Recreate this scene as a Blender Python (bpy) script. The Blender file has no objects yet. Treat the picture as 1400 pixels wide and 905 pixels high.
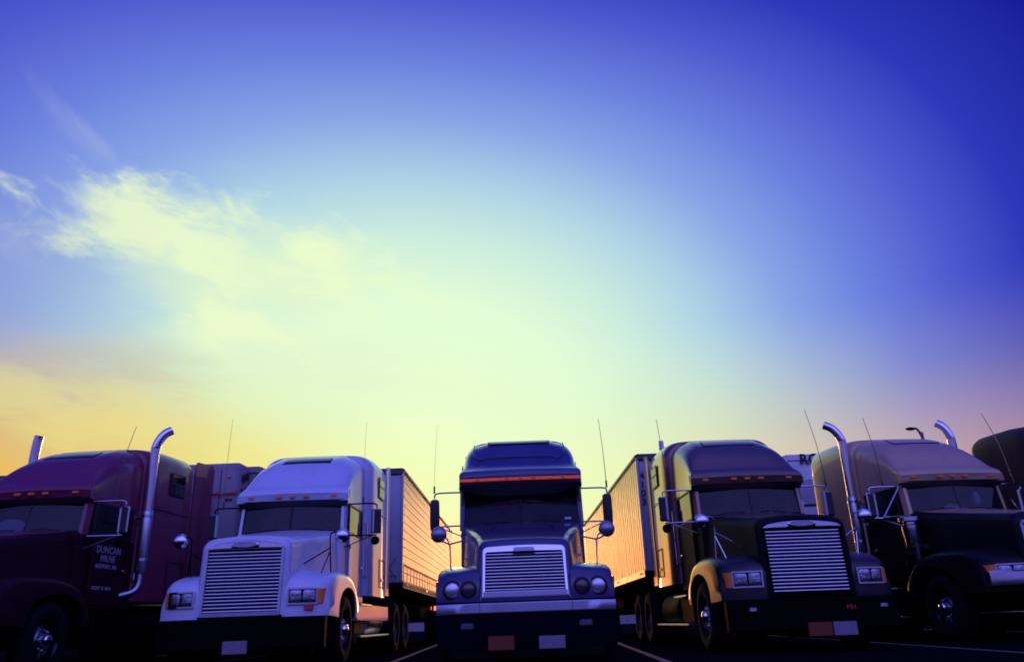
import bpy, math, random
from mathutils import Vector, Matrix
random.seed(7)
R = math.radians
sc = bpy.context.scene
col = sc.collection

# ------------------------------------------------------------------ camera
cam_d = bpy.data.cameras.new('camera'); cam = bpy.data.objects.new('camera', cam_d); col.objects.link(cam)
sc.camera = cam
cam_d.sensor_width = 36.0; cam_d.lens = 1071.6 / 1400 * 36.0
cam_d.clip_start = .05; cam_d.clip_end = 6000
PT, RO, YA = R(20.396), R(2.068), R(.216)
Fw = Vector((math.sin(YA)*math.cos(PT), math.cos(YA)*math.cos(PT), math.sin(PT)))
R0 = Vector((math.cos(YA), -math.sin(YA), 0)); U0 = R0.cross(Fw)
Rt = R0*math.cos(RO) - U0*math.sin(RO); Up = R0*math.sin(RO) + U0*math.cos(RO)
M = Matrix((( Rt.x, Up.x, -Fw.x), (Rt.y, Up.y, -Fw.y), (Rt.z, Up.z, -Fw.z))).to_4x4()
M.translation = Vector((0, 0, .526))
cam.matrix_world = M

# ------------------------------------------------------------------ colour helpers
def lin(c):
    c = c/255.0
    return c/12.92 if c <= .04045 else ((c+.055)/1.055)**2.4
def rgb(r, g, b, k=1.0): return (lin(r)*k, lin(g)*k, lin(b)*k, 1)

# ------------------------------------------------------------------ sky
SUN_AZ, SUN_EL = 1.0, 4.0
world = bpy.data.worlds.new('World'); sc.world = world; world.use_nodes = True
nt = world.node_tree; nt.nodes.clear(); N = nt.nodes; L = nt.links
def val(x):
    return x
def mth(op, a, b=None, c=None, clamp=False):
    n = N.new('ShaderNodeMath'); n.operation = op; n.use_clamp = clamp
    for i, x in enumerate((a, b, c)):
        if x is None: continue
        if isinstance(x, (int, float)): n.inputs[i].default_value = x
        else: L.new(x, n.inputs[i])
    return n.outputs[0]
def sstep(x, a, b):
    n = N.new('ShaderNodeMapRange'); n.interpolation_type = 'SMOOTHSTEP'
    n.inputs['From Min'].default_value = a; n.inputs['From Max'].default_value = b
    L.new(x, n.inputs['Value']); return n.outputs['Result']
def ramp(x, lo, hi, stops):
    t = mth('DIVIDE', mth('SUBTRACT', x, lo), hi-lo, clamp=True)
    n = N.new('ShaderNodeValToRGB'); cr = n.color_ramp
    cr.elements[0].position = (stops[0][0]-lo)/(hi-lo); cr.elements[0].color = stops[0][1]
    cr.elements[1].position = (stops[-1][0]-lo)/(hi-lo); cr.elements[1].color = stops[-1][1]
    for p, c in stops[1:-1]:
        e = cr.elements.new((p-lo)/(hi-lo)); e.color = c
    L.new(t, n.inputs[0]); return n.outputs[0]
def mixc(f, a, b):
    n = N.new('ShaderNodeMix'); n.data_type = 'RGBA'
    if isinstance(f, (int, float)): n.inputs[0].default_value = f
    else: L.new(f, n.inputs[0])
    for k, x in ((6, a), (7, b)):
        if isinstance(x, tuple): n.inputs[k].default_value = x
        else: L.new(x, n.inputs[k])
    return n.outputs[2]
tc = N.new('ShaderNodeTexCoord'); sep = N.new('ShaderNodeSeparateXYZ'); L.new(tc.outputs['Generated'], sep.inputs[0])
X, Y, Z = sep.outputs
D = 180/math.pi
az = mth('MULTIPLY', mth('ARCTAN2', X, Y), D)
el = mth('MULTIPLY', mth('ARCSINE', mth('MAXIMUM', mth('MINIMUM', Z, 1.0), -1.0)), D)
azc = mth('MULTIPLY', az, mth('SQRT', mth('MAXIMUM', mth('SUBTRACT', 1.0, mth('MULTIPLY', Z, Z)), 0.0)))
u_ = mth('DIVIDE', mth('ADD', azc, 6.5), 28.5)
v_ = mth('DIVIDE', mth('SUBTRACT', el, 14.0), 22.5)
r_ = mth('SQRT', mth('ADD', mth('MULTIPLY', u_, u_), mth('MULTIPLY', v_, v_)))
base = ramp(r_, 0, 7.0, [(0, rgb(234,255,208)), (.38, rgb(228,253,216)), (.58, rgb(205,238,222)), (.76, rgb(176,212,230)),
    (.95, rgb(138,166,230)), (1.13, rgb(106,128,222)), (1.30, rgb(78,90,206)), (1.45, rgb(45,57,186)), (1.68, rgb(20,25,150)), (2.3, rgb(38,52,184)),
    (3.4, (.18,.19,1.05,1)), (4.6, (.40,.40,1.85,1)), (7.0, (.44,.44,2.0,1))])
# upper, paler tier of the horizon band, then the lower, warmer one
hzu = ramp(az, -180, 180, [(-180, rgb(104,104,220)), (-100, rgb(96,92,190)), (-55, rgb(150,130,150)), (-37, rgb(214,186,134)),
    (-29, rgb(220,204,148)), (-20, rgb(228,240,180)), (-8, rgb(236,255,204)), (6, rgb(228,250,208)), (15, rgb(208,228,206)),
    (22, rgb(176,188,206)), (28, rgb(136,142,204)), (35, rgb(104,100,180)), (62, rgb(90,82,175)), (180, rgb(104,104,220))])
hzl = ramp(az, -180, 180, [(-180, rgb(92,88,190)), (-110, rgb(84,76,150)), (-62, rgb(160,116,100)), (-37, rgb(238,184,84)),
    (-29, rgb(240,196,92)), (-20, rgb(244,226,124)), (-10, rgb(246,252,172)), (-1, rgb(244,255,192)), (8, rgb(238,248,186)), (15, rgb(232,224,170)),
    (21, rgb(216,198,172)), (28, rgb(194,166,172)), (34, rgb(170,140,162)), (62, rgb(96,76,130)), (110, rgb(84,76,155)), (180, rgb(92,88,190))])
mp = N.new('ShaderNodeCombineXYZ'); L.new(mth('MULTIPLY', az, .06), mp.inputs[0]); L.new(mth('MULTIPLY', el, .20), mp.inputs[1])
ns = N.new('ShaderNodeTexNoise'); ns.inputs['Scale'].default_value = 1.0; ns.inputs['Detail'].default_value = 6; ns.inputs['Roughness'].default_value = .6
L.new(mp.outputs[0], ns.inputs['Vector'])
nb = mth('MULTIPLY', mth('SUBTRACT', ns.outputs[0], .5), sstep(az, 5, -22))
elw = mth('ADD', el, mth('MULTIPLY', nb, -6.5))
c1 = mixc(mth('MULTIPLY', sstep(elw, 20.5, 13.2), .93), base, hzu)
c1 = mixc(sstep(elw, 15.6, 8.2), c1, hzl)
# deeper orange just over the horizon around the rising sun
near = sstep(mth('ABSOLUTE', mth('SUBTRACT', az, -2.0)), 60, 14)
c2 = mixc(mth('MULTIPLY', mth('MULTIPLY', sstep(el, 8.0, 3.0), near), .85), c1, rgb(255,160,78,1.8))
c2 = mixc(mth('MULTIPLY', mth('MULTIPLY', sstep(el, 3.6, .6), near), .9), c2, rgb(240,112,62,2.0))
def blob(a0, e0, wa, we, sl):
    da = mth('SUBTRACT', az, a0); de = mth('SUBTRACT', mth('SUBTRACT', el, e0), mth('MULTIPLY', da, sl))
    q = mth('ADD', mth('POWER', mth('ABSOLUTE', mth('DIVIDE', da, wa)), 2.0), mth('POWER', mth('ABSOLUTE', mth('DIVIDE', de, we)), 2.0))
    return mth('EXPONENT', mth('MULTIPLY', q, -1.0))
def cnoise(sx, sy, rot, seed, detail=7, rough=.58, dist=.6):
    c = N.new('ShaderNodeCombineXYZ')
    a2 = mth('ADD', mth('MULTIPLY', az, math.cos(rot)), mth('MULTIPLY', el, math.sin(rot)))
    e2 = mth('SUBTRACT', mth('MULTIPLY', el, math.cos(rot)), mth('MULTIPLY', az, math.sin(rot)))
    L.new(mth('MULTIPLY', a2, sx), c.inputs[0]); L.new(mth('MULTIPLY', e2, sy), c.inputs[1]); c.inputs[2].default_value = seed
    n = N.new('ShaderNodeTexNoise'); n.inputs['Scale'].default_value = 1; n.inputs['Detail'].default_value = detail
    n.inputs['Roughness'].default_value = rough; n.inputs['Distortion'].default_value = dist
    L.new(c.outputs[0], n.inputs['Vector']); return n.outputs[0]
nA = cnoise(.19, .40, R(-12), 6.3, 7, .60, .35)
nB = cnoise(.10, .34, R(-5), 8.4, 7, .6, .3)
nC = cnoise(.16, .30, R(-38), 5.0, 7, .6, .5)
def cloud(m, n, k, lo, hi): return sstep(mth('ADD', m, mth('MULTIPLY', mth('SUBTRACT', n, .5), k)), lo, hi)
mA = mth('MAXIMUM', blob(-25.5, 26.2, 11.5, 3.7, -.08), mth('MAXIMUM', blob(-14.5, 25.0, 9.5, 4.0, -.25), mth('MULTIPLY', blob(-21, 20.2, 7, 3.0, -.15), .9)))
mS = mth('MAXIMUM', blob(-19, 23.5, 13, 6.0, -.20), blob(-16, 18.5, 12, 4.5, -.1))
c3 = mixc(mth('MULTIPLY', cloud(mS, nB, 1.3, .22, 1.15), .85), c2, rgb(226,246,206))
c3 = mixc(mth('MULTIPLY', cloud(mA, nA, 2.1, .40, 1.08), mth('MULTIPLY', mth('MULTIPLY', sstep(az, 4, -8), sstep(el, 35, 32)), .9)), c3, rgb(236,252,204))
mB = blob(-31, 14.0, 14, 4.2, -.05)
c4 = mixc(mth('MULTIPLY', cloud(mB, nB, 2.0, .62, 1.15), .45), c3, rgb(240,230,140))
cD = mth('MULTIPLY', mth('MULTIPLY', sstep(nB, .50, .34), sstep(az, -14, -30)), sstep(mth('ABSOLUTE', mth('SUBTRACT', el, 13)), 7, 3))
c4 = mixc(mth('MULTIPLY', cD, .24), c4, rgb(200,165,140))
nC = mth('ADD', .5, mth('MULTIPLY', mth('SUBTRACT', nC, .5), .8))
c4 = mixc(mth('MULTIPLY', blob(-36, 21.5, 8, 5, 0), .35), c4, rgb(160,168,200))
mC = mth('MAXIMUM', blob(-31.5, 30.5, 6.0, 1.6, -.62), mth('MULTIPLY', blob(-37, 24.0, 5, 2.6, -.1), .8))
c5 = mixc(mth('MULTIPLY', cloud(mC, nC, 1.7, .50, 1.5), mth('MULTIPLY', sstep(az, -8, -20), .5)), c4, rgb(186,196,226))
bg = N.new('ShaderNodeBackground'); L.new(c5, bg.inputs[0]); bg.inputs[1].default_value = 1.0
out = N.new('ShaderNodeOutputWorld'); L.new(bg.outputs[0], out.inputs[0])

# ------------------------------------------------------------------ sun
sd = bpy.data.lights.new('sun', 'SUN'); sun = bpy.data.objects.new('sun', sd); col.objects.link(sun)
sd.energy = .8; sd.angle = R(14); sd.color = (1.0, .46, .18)
sdir = Vector((math.sin(R(SUN_AZ))*math.cos(R(SUN_EL)), math.cos(R(SUN_AZ))*math.cos(R(SUN_EL)), math.sin(R(SUN_EL))))
sun.rotation_euler = sdir.to_track_quat('Z', 'Y').to_euler()

sc.view_settings.view_transform = 'Standard'; sc.view_settings.look = 'None'
sc.view_settings.exposure = 0; sc.view_settings.gamma = 1
sc.cycles.filter_width = 1.8; sc.cycles.max_bounces = 8; sc.cycles.transparent_max_bounces = 8; sc.cycles.use_denoising = True

# ================================================================== materials
def mat(name, color, rough=.5, metal=0., coat=0., noise=.15, nscale=6., bump=0., rough_var=.1, dirt=None, dirt_h=None, coat_rough=.04, spec=None, stretch=None):
    m = bpy.data.materials.new(name); m.use_nodes = True
    t = m.node_tree; b = t.nodes['Principled BSDF']
    b.inputs['Metallic'].default_value = metal
    b.inputs['Coat Weight'].default_value = coat; b.inputs['Coat Roughness'].default_value = coat_rough
    if spec is not None: b.inputs['Specular IOR Level'].default_value = spec
    co = t.nodes.new('ShaderNodeTexCoord'); mpn = t.nodes.new('ShaderNodeMapping')
    if stretch: mpn.inputs['Scale'].default_value = stretch
    t.links.new(co.outputs['Object'], mpn.inputs[0])
    n = t.nodes.new('ShaderNodeTexNoise'); n.inputs['Scale'].default_value = nscale; n.inputs['Detail'].default_value = 6
    n.inputs['Roughness'].default_value = .65
    t.links.new(mpn.outputs[0], n.inputs['Vector'])
    mx = t.nodes.new('ShaderNodeMix'); mx.data_type = 'RGBA'
    c = tuple(color[:3]); mx.inputs[6].default_value = tuple(x*(1-noise) for x in c)+(1,)
    mx.inputs[7].default_value = tuple(min(1, x*(1+noise)) for x in c)+(1,)
    t.links.new(n.outputs[0], mx.inputs[0]); cout = mx.outputs[2]
    if dirt:
        n2 = t.nodes.new('ShaderNodeTexNoise'); n2.inputs['Scale'].default_value = 2.3; n2.inputs['Detail'].default_value = 8; n2.inputs['Roughness'].default_value = .7
        t.links.new(co.outputs['Object'], n2.inputs['Vector'])
        mr = t.nodes.new('ShaderNodeMapRange'); mr.inputs['From Min'].default_value = .5; mr.inputs['From Max'].default_value = .78
        mr.inputs['To Max'].default_value = dirt[1]
        t.links.new(n2.outputs[0], mr.inputs['Value'])
        m2 = t.nodes.new('ShaderNodeMix'); m2.data_type = 'RGBA'; m2.inputs[7].default_value = tuple(dirt[0])+(1,)
        t.links.new(mr.outputs[0], m2.inputs[0]); t.links.new(cout, m2.inputs[6]); cout = m2.outputs[2]
    t.links.new(cout, b.inputs['Base Color'])
    rr = t.nodes.new('ShaderNodeMapRange'); rr.inputs['To Min'].default_value = max(.01, rough-rough_var*.5); rr.inputs['To Max'].default_value = rough+rough_var
    t.links.new(n.outputs[0], rr.inputs['Value']); t.links.new(rr.outputs[0], b.inputs['Roughness'])
    if bump:
        bp = t.nodes.new('ShaderNodeBump'); bp.inputs['Strength'].default_value = bump; bp.inputs['Distance'].default_value = .02
        t.links.new(n.outputs[0], bp.inputs['Height']); t.links.new(bp.outputs[0], b.inputs['Normal'])
    return m
def paint(name, c, rough=.32, coat=.9, dirt=((.25,.22,.2), .12)):
    return mat(name, c, rough, coat=coat, noise=.07, nscale=3, rough_var=.1, dirt=dirt, bump=.012)
def glass(name, tint, transp=.45, rough=.03):
    m = bpy.data.materials.new(name); m.use_nodes = True; t = m.node_tree; t.nodes.clear()
    o = t.nodes.new('ShaderNodeOutputMaterial'); a = t.nodes.new('ShaderNodeBsdfTransparent'); a.inputs[0].default_value = tint
    g = t.nodes.new('ShaderNodeBsdfGlossy'); g.inputs['Roughness'].default_value = rough; g.inputs[0].default_value = (1, 1, 1, 1)
    d = t.nodes.new('ShaderNodeBsdfDiffuse'); d.inputs[0].default_value = (.12, .12, .16, 1)
    co = t.nodes.new('ShaderNodeTexCoord'); n = t.nodes.new('ShaderNodeTexNoise'); n.inputs['Scale'].default_value = 3.5; n.inputs['Detail'].default_value = 7
    t.links.new(co.outputs['Object'], n.inputs['Vector'])
    mr = t.nodes.new('ShaderNodeMapRange'); mr.inputs['From Min'].default_value = .35; mr.inputs['From Max'].default_value = .8
    mr.inputs['To Min'].default_value = .03; mr.inputs['To Max'].default_value = .16; t.links.new(n.outputs[0], mr.inputs['Value'])
    m1 = t.nodes.new('ShaderNodeMixShader'); t.links.new(mr.outputs[0], m1.inputs[0]); t.links.new(a.outputs[0], m1.inputs[1]); t.links.new(d.outputs[0], m1.inputs[2])
    f = t.nodes.new('ShaderNodeFresnel'); f.inputs[0].default_value = 1.38
    m2 = t.nodes.new('ShaderNodeMixShader'); t.links.new(f.outputs[0], m2.inputs[0]); t.links.new(m1.outputs[0], m2.inputs[1]); t.links.new(g.outputs[0], m2.inputs[2])
    t.links.new(m2.outputs[0], o.inputs[0]); return m

MT = dict(
    chrome=mat('chrome', (.78,.78,.80), .10, 1., noise=.04, rough_var=.12, nscale=4, dirt=((.4,.38,.40), .1)),
    brushed=mat('brushed_metal', (.50,.50,.54), .3, 1., noise=.1, rough_var=.15, nscale=9, dirt=((.3,.28,.26), .3)),
    slat=mat('grille_metal', (.70,.70,.74), .26, 1., noise=.12, rough_var=.1, nscale=3, dirt=((.25,.23,.25), .3)),
    darkmetal=mat('dark_metal', (.0028,.0018,.002), .6, .0, noise=.3, nscale=8, dirt=((.010,.007,.008), .3), spec=.05),
    black=mat('black_plastic', (.012,.012,.014), .45, noise=.2, dirt=((.06,.055,.05), .2)),
    void=mat('dark_recess', (.004,.004,.005), .9, noise=.1, spec=.1),
    rubber=mat('tyre_rubber', (.007,.006,.007), .85, noise=.3, nscale=20, bump=.2, spec=.15),
    alu=mat('polished_wheel', (.26,.26,.28), .2, 1., noise=.1, dirt=((.12,.11,.1), .4)),
    glass=glass('windshield_glass', (.42,.42,.52,1)),
    window=glass('side_glass', (.16,.16,.2,1)),
    lens=mat('headlight_glass', (.34,.35,.40), .10, .85, coat=1., noise=.95, nscale=14, bump=.9),
    amber=mat('amber_lens', (.75,.20,.03), .25, coat=.8, noise=.2, nscale=30, bump=.2),
    red=mat('red_lens', (.55,.03,.02), .25, coat=.6, noise=.2, nscale=20),
    mirror=mat('mirror_glass', (.9,.9,.92), .03, 1., noise=.02, rough_var=.02),
    seat=mat('seat_fabric', (.05,.05,.07), .85, noise=.2),
    dash=mat('dashboard_plastic', (.035,.035,.05), .6, noise=.2),
    paper=mat('pale_paper', (.7,.72,.78), .8, noise=.05),
    plate_gray=mat('pale_plate', (.24,.20,.25), .45, noise=.1, nscale=30, dirt=((.2,.18,.2), .5)),
    plate_red=mat('orange_plate', (.20,.035,.006), .5, noise=.15, dirt=((.06,.03,.03), .5)),
    sticker_red=mat('red_sticker', (.6,.05,.08), .5, noise=.1),
    letter=mat('white_lettering', (.36,.30,.38), .5, noise=.05),
    letter_dark=mat('black_lettering', (.015,.015,.02), .5, noise=.05),
    letter_red=mat('red_lettering', (.6,.06,.04), .5, noise=.05),
    hose=mat('rubber_hose', (.03,.02,.03), .6),
    trailer_side=mat('glow_tinted_trailer_sheet', (.36,.19,.11), .42, .15, coat=.16, coat_rough=.2, noise=.22, nscale=1.2, rough_var=.15, stretch=(1,.25,2.), bump=.06, dirt=((.26,.15,.11), .5)),  # orange-brown base: dawn glow put into the colour of pale sheet
    trailer_poly=mat('glow_streaked_polished_sheet', (.48,.29,.21), .22, .85, noise=.40, nscale=3.2, rough_var=.16, stretch=(1,1.3,.10), bump=.12, dirt=((.2,.11,.12), .35)),  # warm base and upright colour streaks imitate glow reflected in the metal
    trailer_front=mat('white_trailer_paint', (.50,.51,.55), .5, coat=.1, noise=.12, nscale=2.2, dirt=((.2,.19,.2), .5)),
    trailer_grey=mat('grey_reefer_paint', (.30,.25,.27), .5, coat=.1, noise=.12, nscale=2.2, dirt=((.18,.15,.16), .5)),
    trailer_white=mat('bright_trailer_paint', (.80,.80,.80), .5, coat=.15, noise=.1, nscale=2.2, dirt=((.3,.28,.28), .4)),
    rail=mat('trailer_rail', (.10,.08,.08), .5, .5, noise=.2),
    under=mat('undercarriage', (.006,.005,.006), .85, noise=.3, spec=.15),
    wall=mat('pale_wall', (.34,.28,.30), .9, noise=.12, nscale=.6),
    concrete=mat('lamp_pole_metal', (.2,.2,.2), .6, noise=.1),
)
asphalt = mat('asphalt', (.008,.006,.009), .9, noise=.5, nscale=38, bump=.6, rough_var=.1, dirt=((.014,.010,.014), .6), spec=.0)
linep = mat('worn_line_paint', (.10,.085,.085), .8, noise=.5, nscale=25, dirt=((.03,.03,.03), .95))

# ================================================================== mesh helpers
def smooth_curve(pts, n):
    """Catmull-Rom through 2-D or 3-D points"""
    P = [Vector(p) for p in pts]; out_ = []
    for i in range(len(P)-1):
        a = P[max(i-1, 0)]; b = P[i]; c = P[i+1]; d = P[min(i+2, len(P)-1)]
        for k in range(n):
            t = k/n
            out_.append(.5*((2*b)+(-a+c)*t+(2*a-5*b+4*c-d)*t*t+(-a+3*b-3*c+d)*t**3))
    out_.append(P[-1]); return out_
class G:
    def __init__(s): s.v = []; s.f = []
    def add(s, vs, fs):
        o = len(s.v); s.v += [tuple(p) for p in vs]; s.f += [tuple(o+i for i in f) for f in fs]; return s
    def box(s, x0, x1, y0, y1, z0, z1, c=0.0):
        if x0 > x1: x0, x1 = x1, x0
        if c <= 0:
            v = [(x, y, z) for x in (x0, x1) for y in (y0, y1) for z in (z0, z1)]
            return s.add(v, [(0,1,3,2), (4,6,7,5), (0,4,5,1), (2,3,7,6), (0,2,6,4), (1,5,7,3)])
        c = min(c, (x1-x0)*.49, (y1-y0)*.49, (z1-z0)*.49)
        v = []; ix = {}
        for a, (x, sx) in enumerate(((x0, 1), (x1, -1))):
            for b, (y, sy) in enumerate(((y0, 1), (y1, -1))):
                for d, (z, sz) in enumerate(((z0, 1), (z1, -1))):
                    ix[a, b, d] = len(v)
                    v += [(x, y+sy*c, z+sz*c), (x+sx*c, y, z+sz*c), (x+sx*c, y+sy*c, z)]
        q = lambda a, b, d, k: ix[a, b, d]+k
        f = []
        for a in (0, 1): f.append([q(a,0,0,0), q(a,0,1,0), q(a,1,1,0), q(a,1,0,0)][::1 if a == 0 else -1])
        for b in (0, 1): f.append([q(0,b,0,1), q(1,b,0,1), q(1,b,1,1), q(0,b,1,1)][::1 if b == 0 else -1])
        for d in (0, 1): f.append([q(0,0,d,2), q(0,1,d,2), q(1,1,d,2), q(1,0,d,2)][::1 if d == 0 else -1])
        for b in (0, 1):
            for d in (0, 1): f.append([q(0,b,d,1), q(1,b,d,1), q(1,b,d,2), q(0,b,d,2)])
        for a in (0, 1):
            for d in (0, 1): f.append([q(a,0,d,0), q(a,1,d,0), q(a,1,d,2), q(a,0,d,2)])
        for a in (0, 1):
            for b in (0, 1): f.append([q(a,b,0,0), q(a,b,1,0), q(a,b,1,1), q(a,b,0,1)])
        for a in (0, 1):
            for b in (0, 1):
                for d in (0, 1): f.append([q(a,b,d,0), q(a,b,d,1), q(a,b,d,2)])
        return s.add(v, f)
    def grid(s, rows, closed=False):
        nu = len(rows); nv = len(rows[0]); v = [p for r in rows for p in r]; f = []
        for i in range(nu-1):
            for j in range(nv-1 if not closed else nv):
                k = (j+1) % nv
                f.append((i*nv+j, i*nv+k, (i+1)*nv+k, (i+1)*nv+j))
        return s.add(v, f)
    def poly(s, pts): return s.add(pts, [tuple(range(len(pts)))])
    def loft(s, secs, cap0=False, cap1=False, closed=False):
        s.grid(secs, closed)
        if cap0: s.poly(secs[0])
        if cap1: s.poly(secs[-1])
        return s
    def lathe(s, prof, axis='y', c=(0, 0, 0), n=24, a0=0, a1=360, cap=False):
        """prof: (radius, along) pairs"""
        full = abs(a1-a0) >= 360; m = n if full else n+1; rows = []
        for r, h in prof:
            row = []
            for k in range(m):
                t = R(a0+(a1-a0)*k/n); p, q = r*math.cos(t), r*math.sin(t)
                if axis == 'y': row.append((c[0]+p, c[1]+h, c[2]+q))
                elif axis == 'x': row.append((c[0]+h, c[1]+p, c[2]+q))
                else: row.append((c[0]+p, c[1]+q, c[2]+h))
            rows.append(row)
        s.grid(rows, closed=full)
        if cap: s.poly(rows[0]); s.poly(rows[-1])
        return s
    def tube(s, pts, r, n=8, curve=0):
        if curve: pts = smooth_curve(pts, curve)
        P = [Vector(p) for p in pts]; rows = []; up = None
        rr = r if isinstance(r, (list, tuple)) else [r]*len(P)
        if len(rr) != len(P): rr = [rr[0]+(rr[-1]-rr[0])*i/(len(P)-1) for i in range(len(P))]
        for i, p in enumerate(P):
            t = (P[min(i+1, len(P)-1)]-P[max(i-1, 0)]).normalized()
            if up is None: up = t.orthogonal().normalized()
            a = (up-t*up.dot(t)).normalized(); up = a; b = t.cross(a)
            rows.append([tuple(p+(a*math.cos(2*math.pi*k/n)+b*math.sin(2*math.pi*k/n))*rr[i]) for k in range(n)])
        s.grid(rows, closed=True); s.poly(rows[0]); s.poly(rows[-1]); return s
    def prism(s, pts, x0, x1):
        """polygon in (y, z) swept along x"""
        a = [(x0, y, z) for y, z in pts]; b = [(x1, y, z) for y, z in pts]
        s.grid([a, b], closed=True); s.poly(a); s.poly(b); return s
    def ball(s, c, r, sx=1, sy=1, sz=1, n=14, half=None):
        prof = [(math.sin(math.pi*k/n)*r, -math.cos(math.pi*k/n)*r) for k in range(n+1)]
        if half == 'front': prof = prof[:n//2+1]
        o = len(s.v); s.lathe([(max(a, 1e-4), h) for a, h in prof], 'y', (0, 0, 0), 16)
        s.v[o:] = [(c[0]+x*sx, c[1]+y*sy, c[2]+z*sz) for x, y, z in s.v[o:]]; return s
    def map(s, fn): s.v = [tuple(fn(*p)) for p in s.v]; return s
    def mesh(s, name, m, angle=35, face=None):
        me = bpy.data.meshes.new(name); me.from_pydata(s.v, [], s.f); me.materials.append(MT[m] if isinstance(m, str) else m)
        import bmesh
        b = bmesh.new(); b.from_mesh(me); bmesh.ops.remove_doubles(b, verts=b.verts, dist=1e-5)
        bmesh.ops.recalc_face_normals(b, faces=b.faces)
        if face is not None:
            b.normal_update()
            for f_ in b.faces:
                if f_.normal.dot(Vector(face)) < 0: f_.normal_flip()
        b.to_mesh(me); b.free()
        me.polygons.foreach_set('use_smooth', [True]*len(me.polygons))
        me.set_sharp_from_angle(angle=R(angle)); me.update(); return me
def link(name, me, parent=None, loc=None, rot=None, label=None, kind=None):
    o = bpy.data.objects.new(name, me); col.objects.link(o)
    if parent: o.parent = parent
    if loc: o.location = loc
    if rot: o.rotation_euler = rot
    if label: o['label'] = label
    if kind: o['kind'] = kind
    return o
def part(name, g, m, parent, angle=35, face=None, **k): return link(name, g.mesh(name, m, angle, face), parent, **k)
def empty(name, loc, rz, label, cat, group=None):
    o = bpy.data.objects.new(name, None); col.objects.link(o); o.location = loc; o.rotation_euler = (0, 0, rz)
    o.empty_display_size = .3; o['label'] = label; o['category'] = cat
    if group: o['group'] = group
    return o
def text(name, s, size, m, parent, loc, rot, space=1.0, bold=.0, line=1.0, label=None):
    cu = bpy.data.curves.new(name, 'FONT'); cu.body = s; cu.size = size; cu.extrude = .002; cu.offset = bold
    cu.align_x = 'CENTER'; cu.align_y = 'CENTER'; cu.space_character = space; cu.space_line = line
    t = bpy.data.objects.new('tmp_text', cu); col.objects.link(t)
    dg = bpy.context.evaluated_depsgraph_get(); me = bpy.data.meshes.new_from_object(t.evaluated_get(dg))
    bpy.data.objects.remove(t); me.name = name; me.materials.clear(); me.materials.append(MT[m])
    return link(name, me, parent, loc, rot, label)

def sec(y, wb, wt, zb, zt, rx, rz=None, crown=0., bump=None, ns=5, na=6, nt_=12, shear=0.):
    """closed-top section at y: up the left side, over the top, down the right side"""
    rz = rx if rz is None else rz; P = []
    for k in range(ns): P.append((-(wb+(wt-wb)*k/ns), zb+(zt-rz-zb)*k/ns))
    for k in range(na+1):
        t = math.pi/2*k/na; P.append((-(wt-rx)-rx*math.cos(t), zt-rz+rz*math.sin(t)))
    half = wt-rx
    for k in range(1, nt_):
        x = -half+2*half*k/nt_; P.append((x, zt))
    for k in range(na+1):
        t = math.pi/2*(1-k/na); P.append(((wt-rx)+rx*math.cos(t), zt-rz+rz*math.sin(t)))
    for k in range(ns-1, -1, -1): P.append((wb+(wt-wb)*k/ns, zb+(zt-rz-zb)*k/ns))
    o = []
    for x, z in P:
        q = max(0, 1-(x/max(half+rx, .01))**2)
        if z > zt-rz*.6 or abs(x) < half: z += crown*q
        if bump and abs(x) < half+rx: z += bump(x)*(1 if z > zt-rz else 0)
        o.append((x, y+shear*z, z))
    return o
def sst(a, b, x):
    t = max(0, min(1, (x-a)/(b-a))); return t*t*(3-2*t)
def interp(tab, y):
    if y <= tab[0][0]: return tab[0][1]
    for (a, p), (b, q) in zip(tab, tab[1:]):
        if y <= b:
            t = (y-a)/(b-a)
            return p+(q-p)*t
    return tab[-1][1]

# ================================================================== shared small meshes
def wheel_meshes():
    t = G(); t.lathe([(.29, -.13), (.34, -.155), (.46, -.15), (.50, -.12), (.515, -.06), (.515, .06), (.50, .12), (.46, .15), (.34, .155), (.29, .13)], 'x', n=36)
    for k in range(36):   # tread lugs
        a = 2*math.pi*k/36
        for sx in (-1, 1):
            g = G().box(sx*.055-.045, sx*.055+.045, -.017, .017, .505, .527)
            g.map(lambda x, y, z: (x, y*math.cos(a)-z*math.sin(a), y*math.sin(a)+z*math.cos(a))); t.add(g.v, g.f)
    tyre = t.mesh('tyre', 'rubber')
    r = G(); r.lathe([(.30, -.13), (.295, -.10), (.27, -.09), (.262, -.02), (.235, .035), (.17, .05), (.145, .075), (.145, .085), (.0001, .085)], 'x', n=36)
    r.lathe([(.30, -.13), (.30, .12)], 'x', n=36)
    rim = r.mesh('rim', 'alu')
    h = G()
    for k in range(10):
        a = 2*math.pi*k/10; cy, cz = .203*math.cos(a), .203*math.sin(a)
        h.lathe([(.026, .046), (.024, .0475), (.0001, .0475)], 'x', (0, cy, cz), 10)
    holes = h.mesh('hand_hole', 'void')
    b = G(); b.lathe([(.085, .08), (.085, .15), (.07, .175), (.03, .19), (.0001, .192)], 'x', n=20)
    for k in range(10):
        a = 2*math.pi*(k+.5)/10; b.lathe([(.016, .05), (.016, .10), (.012, .112), (.0001, .113)], 'x', (0, .135*math.cos(a), .135*math.sin(a)), 8)
    hub = b.mesh('hub', 'chrome')
    # rear wheel: deep dish
    d = G(); d.lathe([(.30, .13), (.285, .12), (.27, .02), (.25, -.06), (.15, -.085), (.14, -.06), (.11, .08), (.09, .10), (.0001, .10)], 'x', n=36)
    dish = d.mesh('dish', 'wheel_dark')
    return tyre, rim, holes, hub, dish
MT['wheel_dark'] = mat('painted_wheel', (.05,.045,.05), .45, .3, noise=.2, dirt=((.03,.025,.025), .5))
TYRE, RIM, HOLES, HUB, DISH = wheel_meshes()
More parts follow.
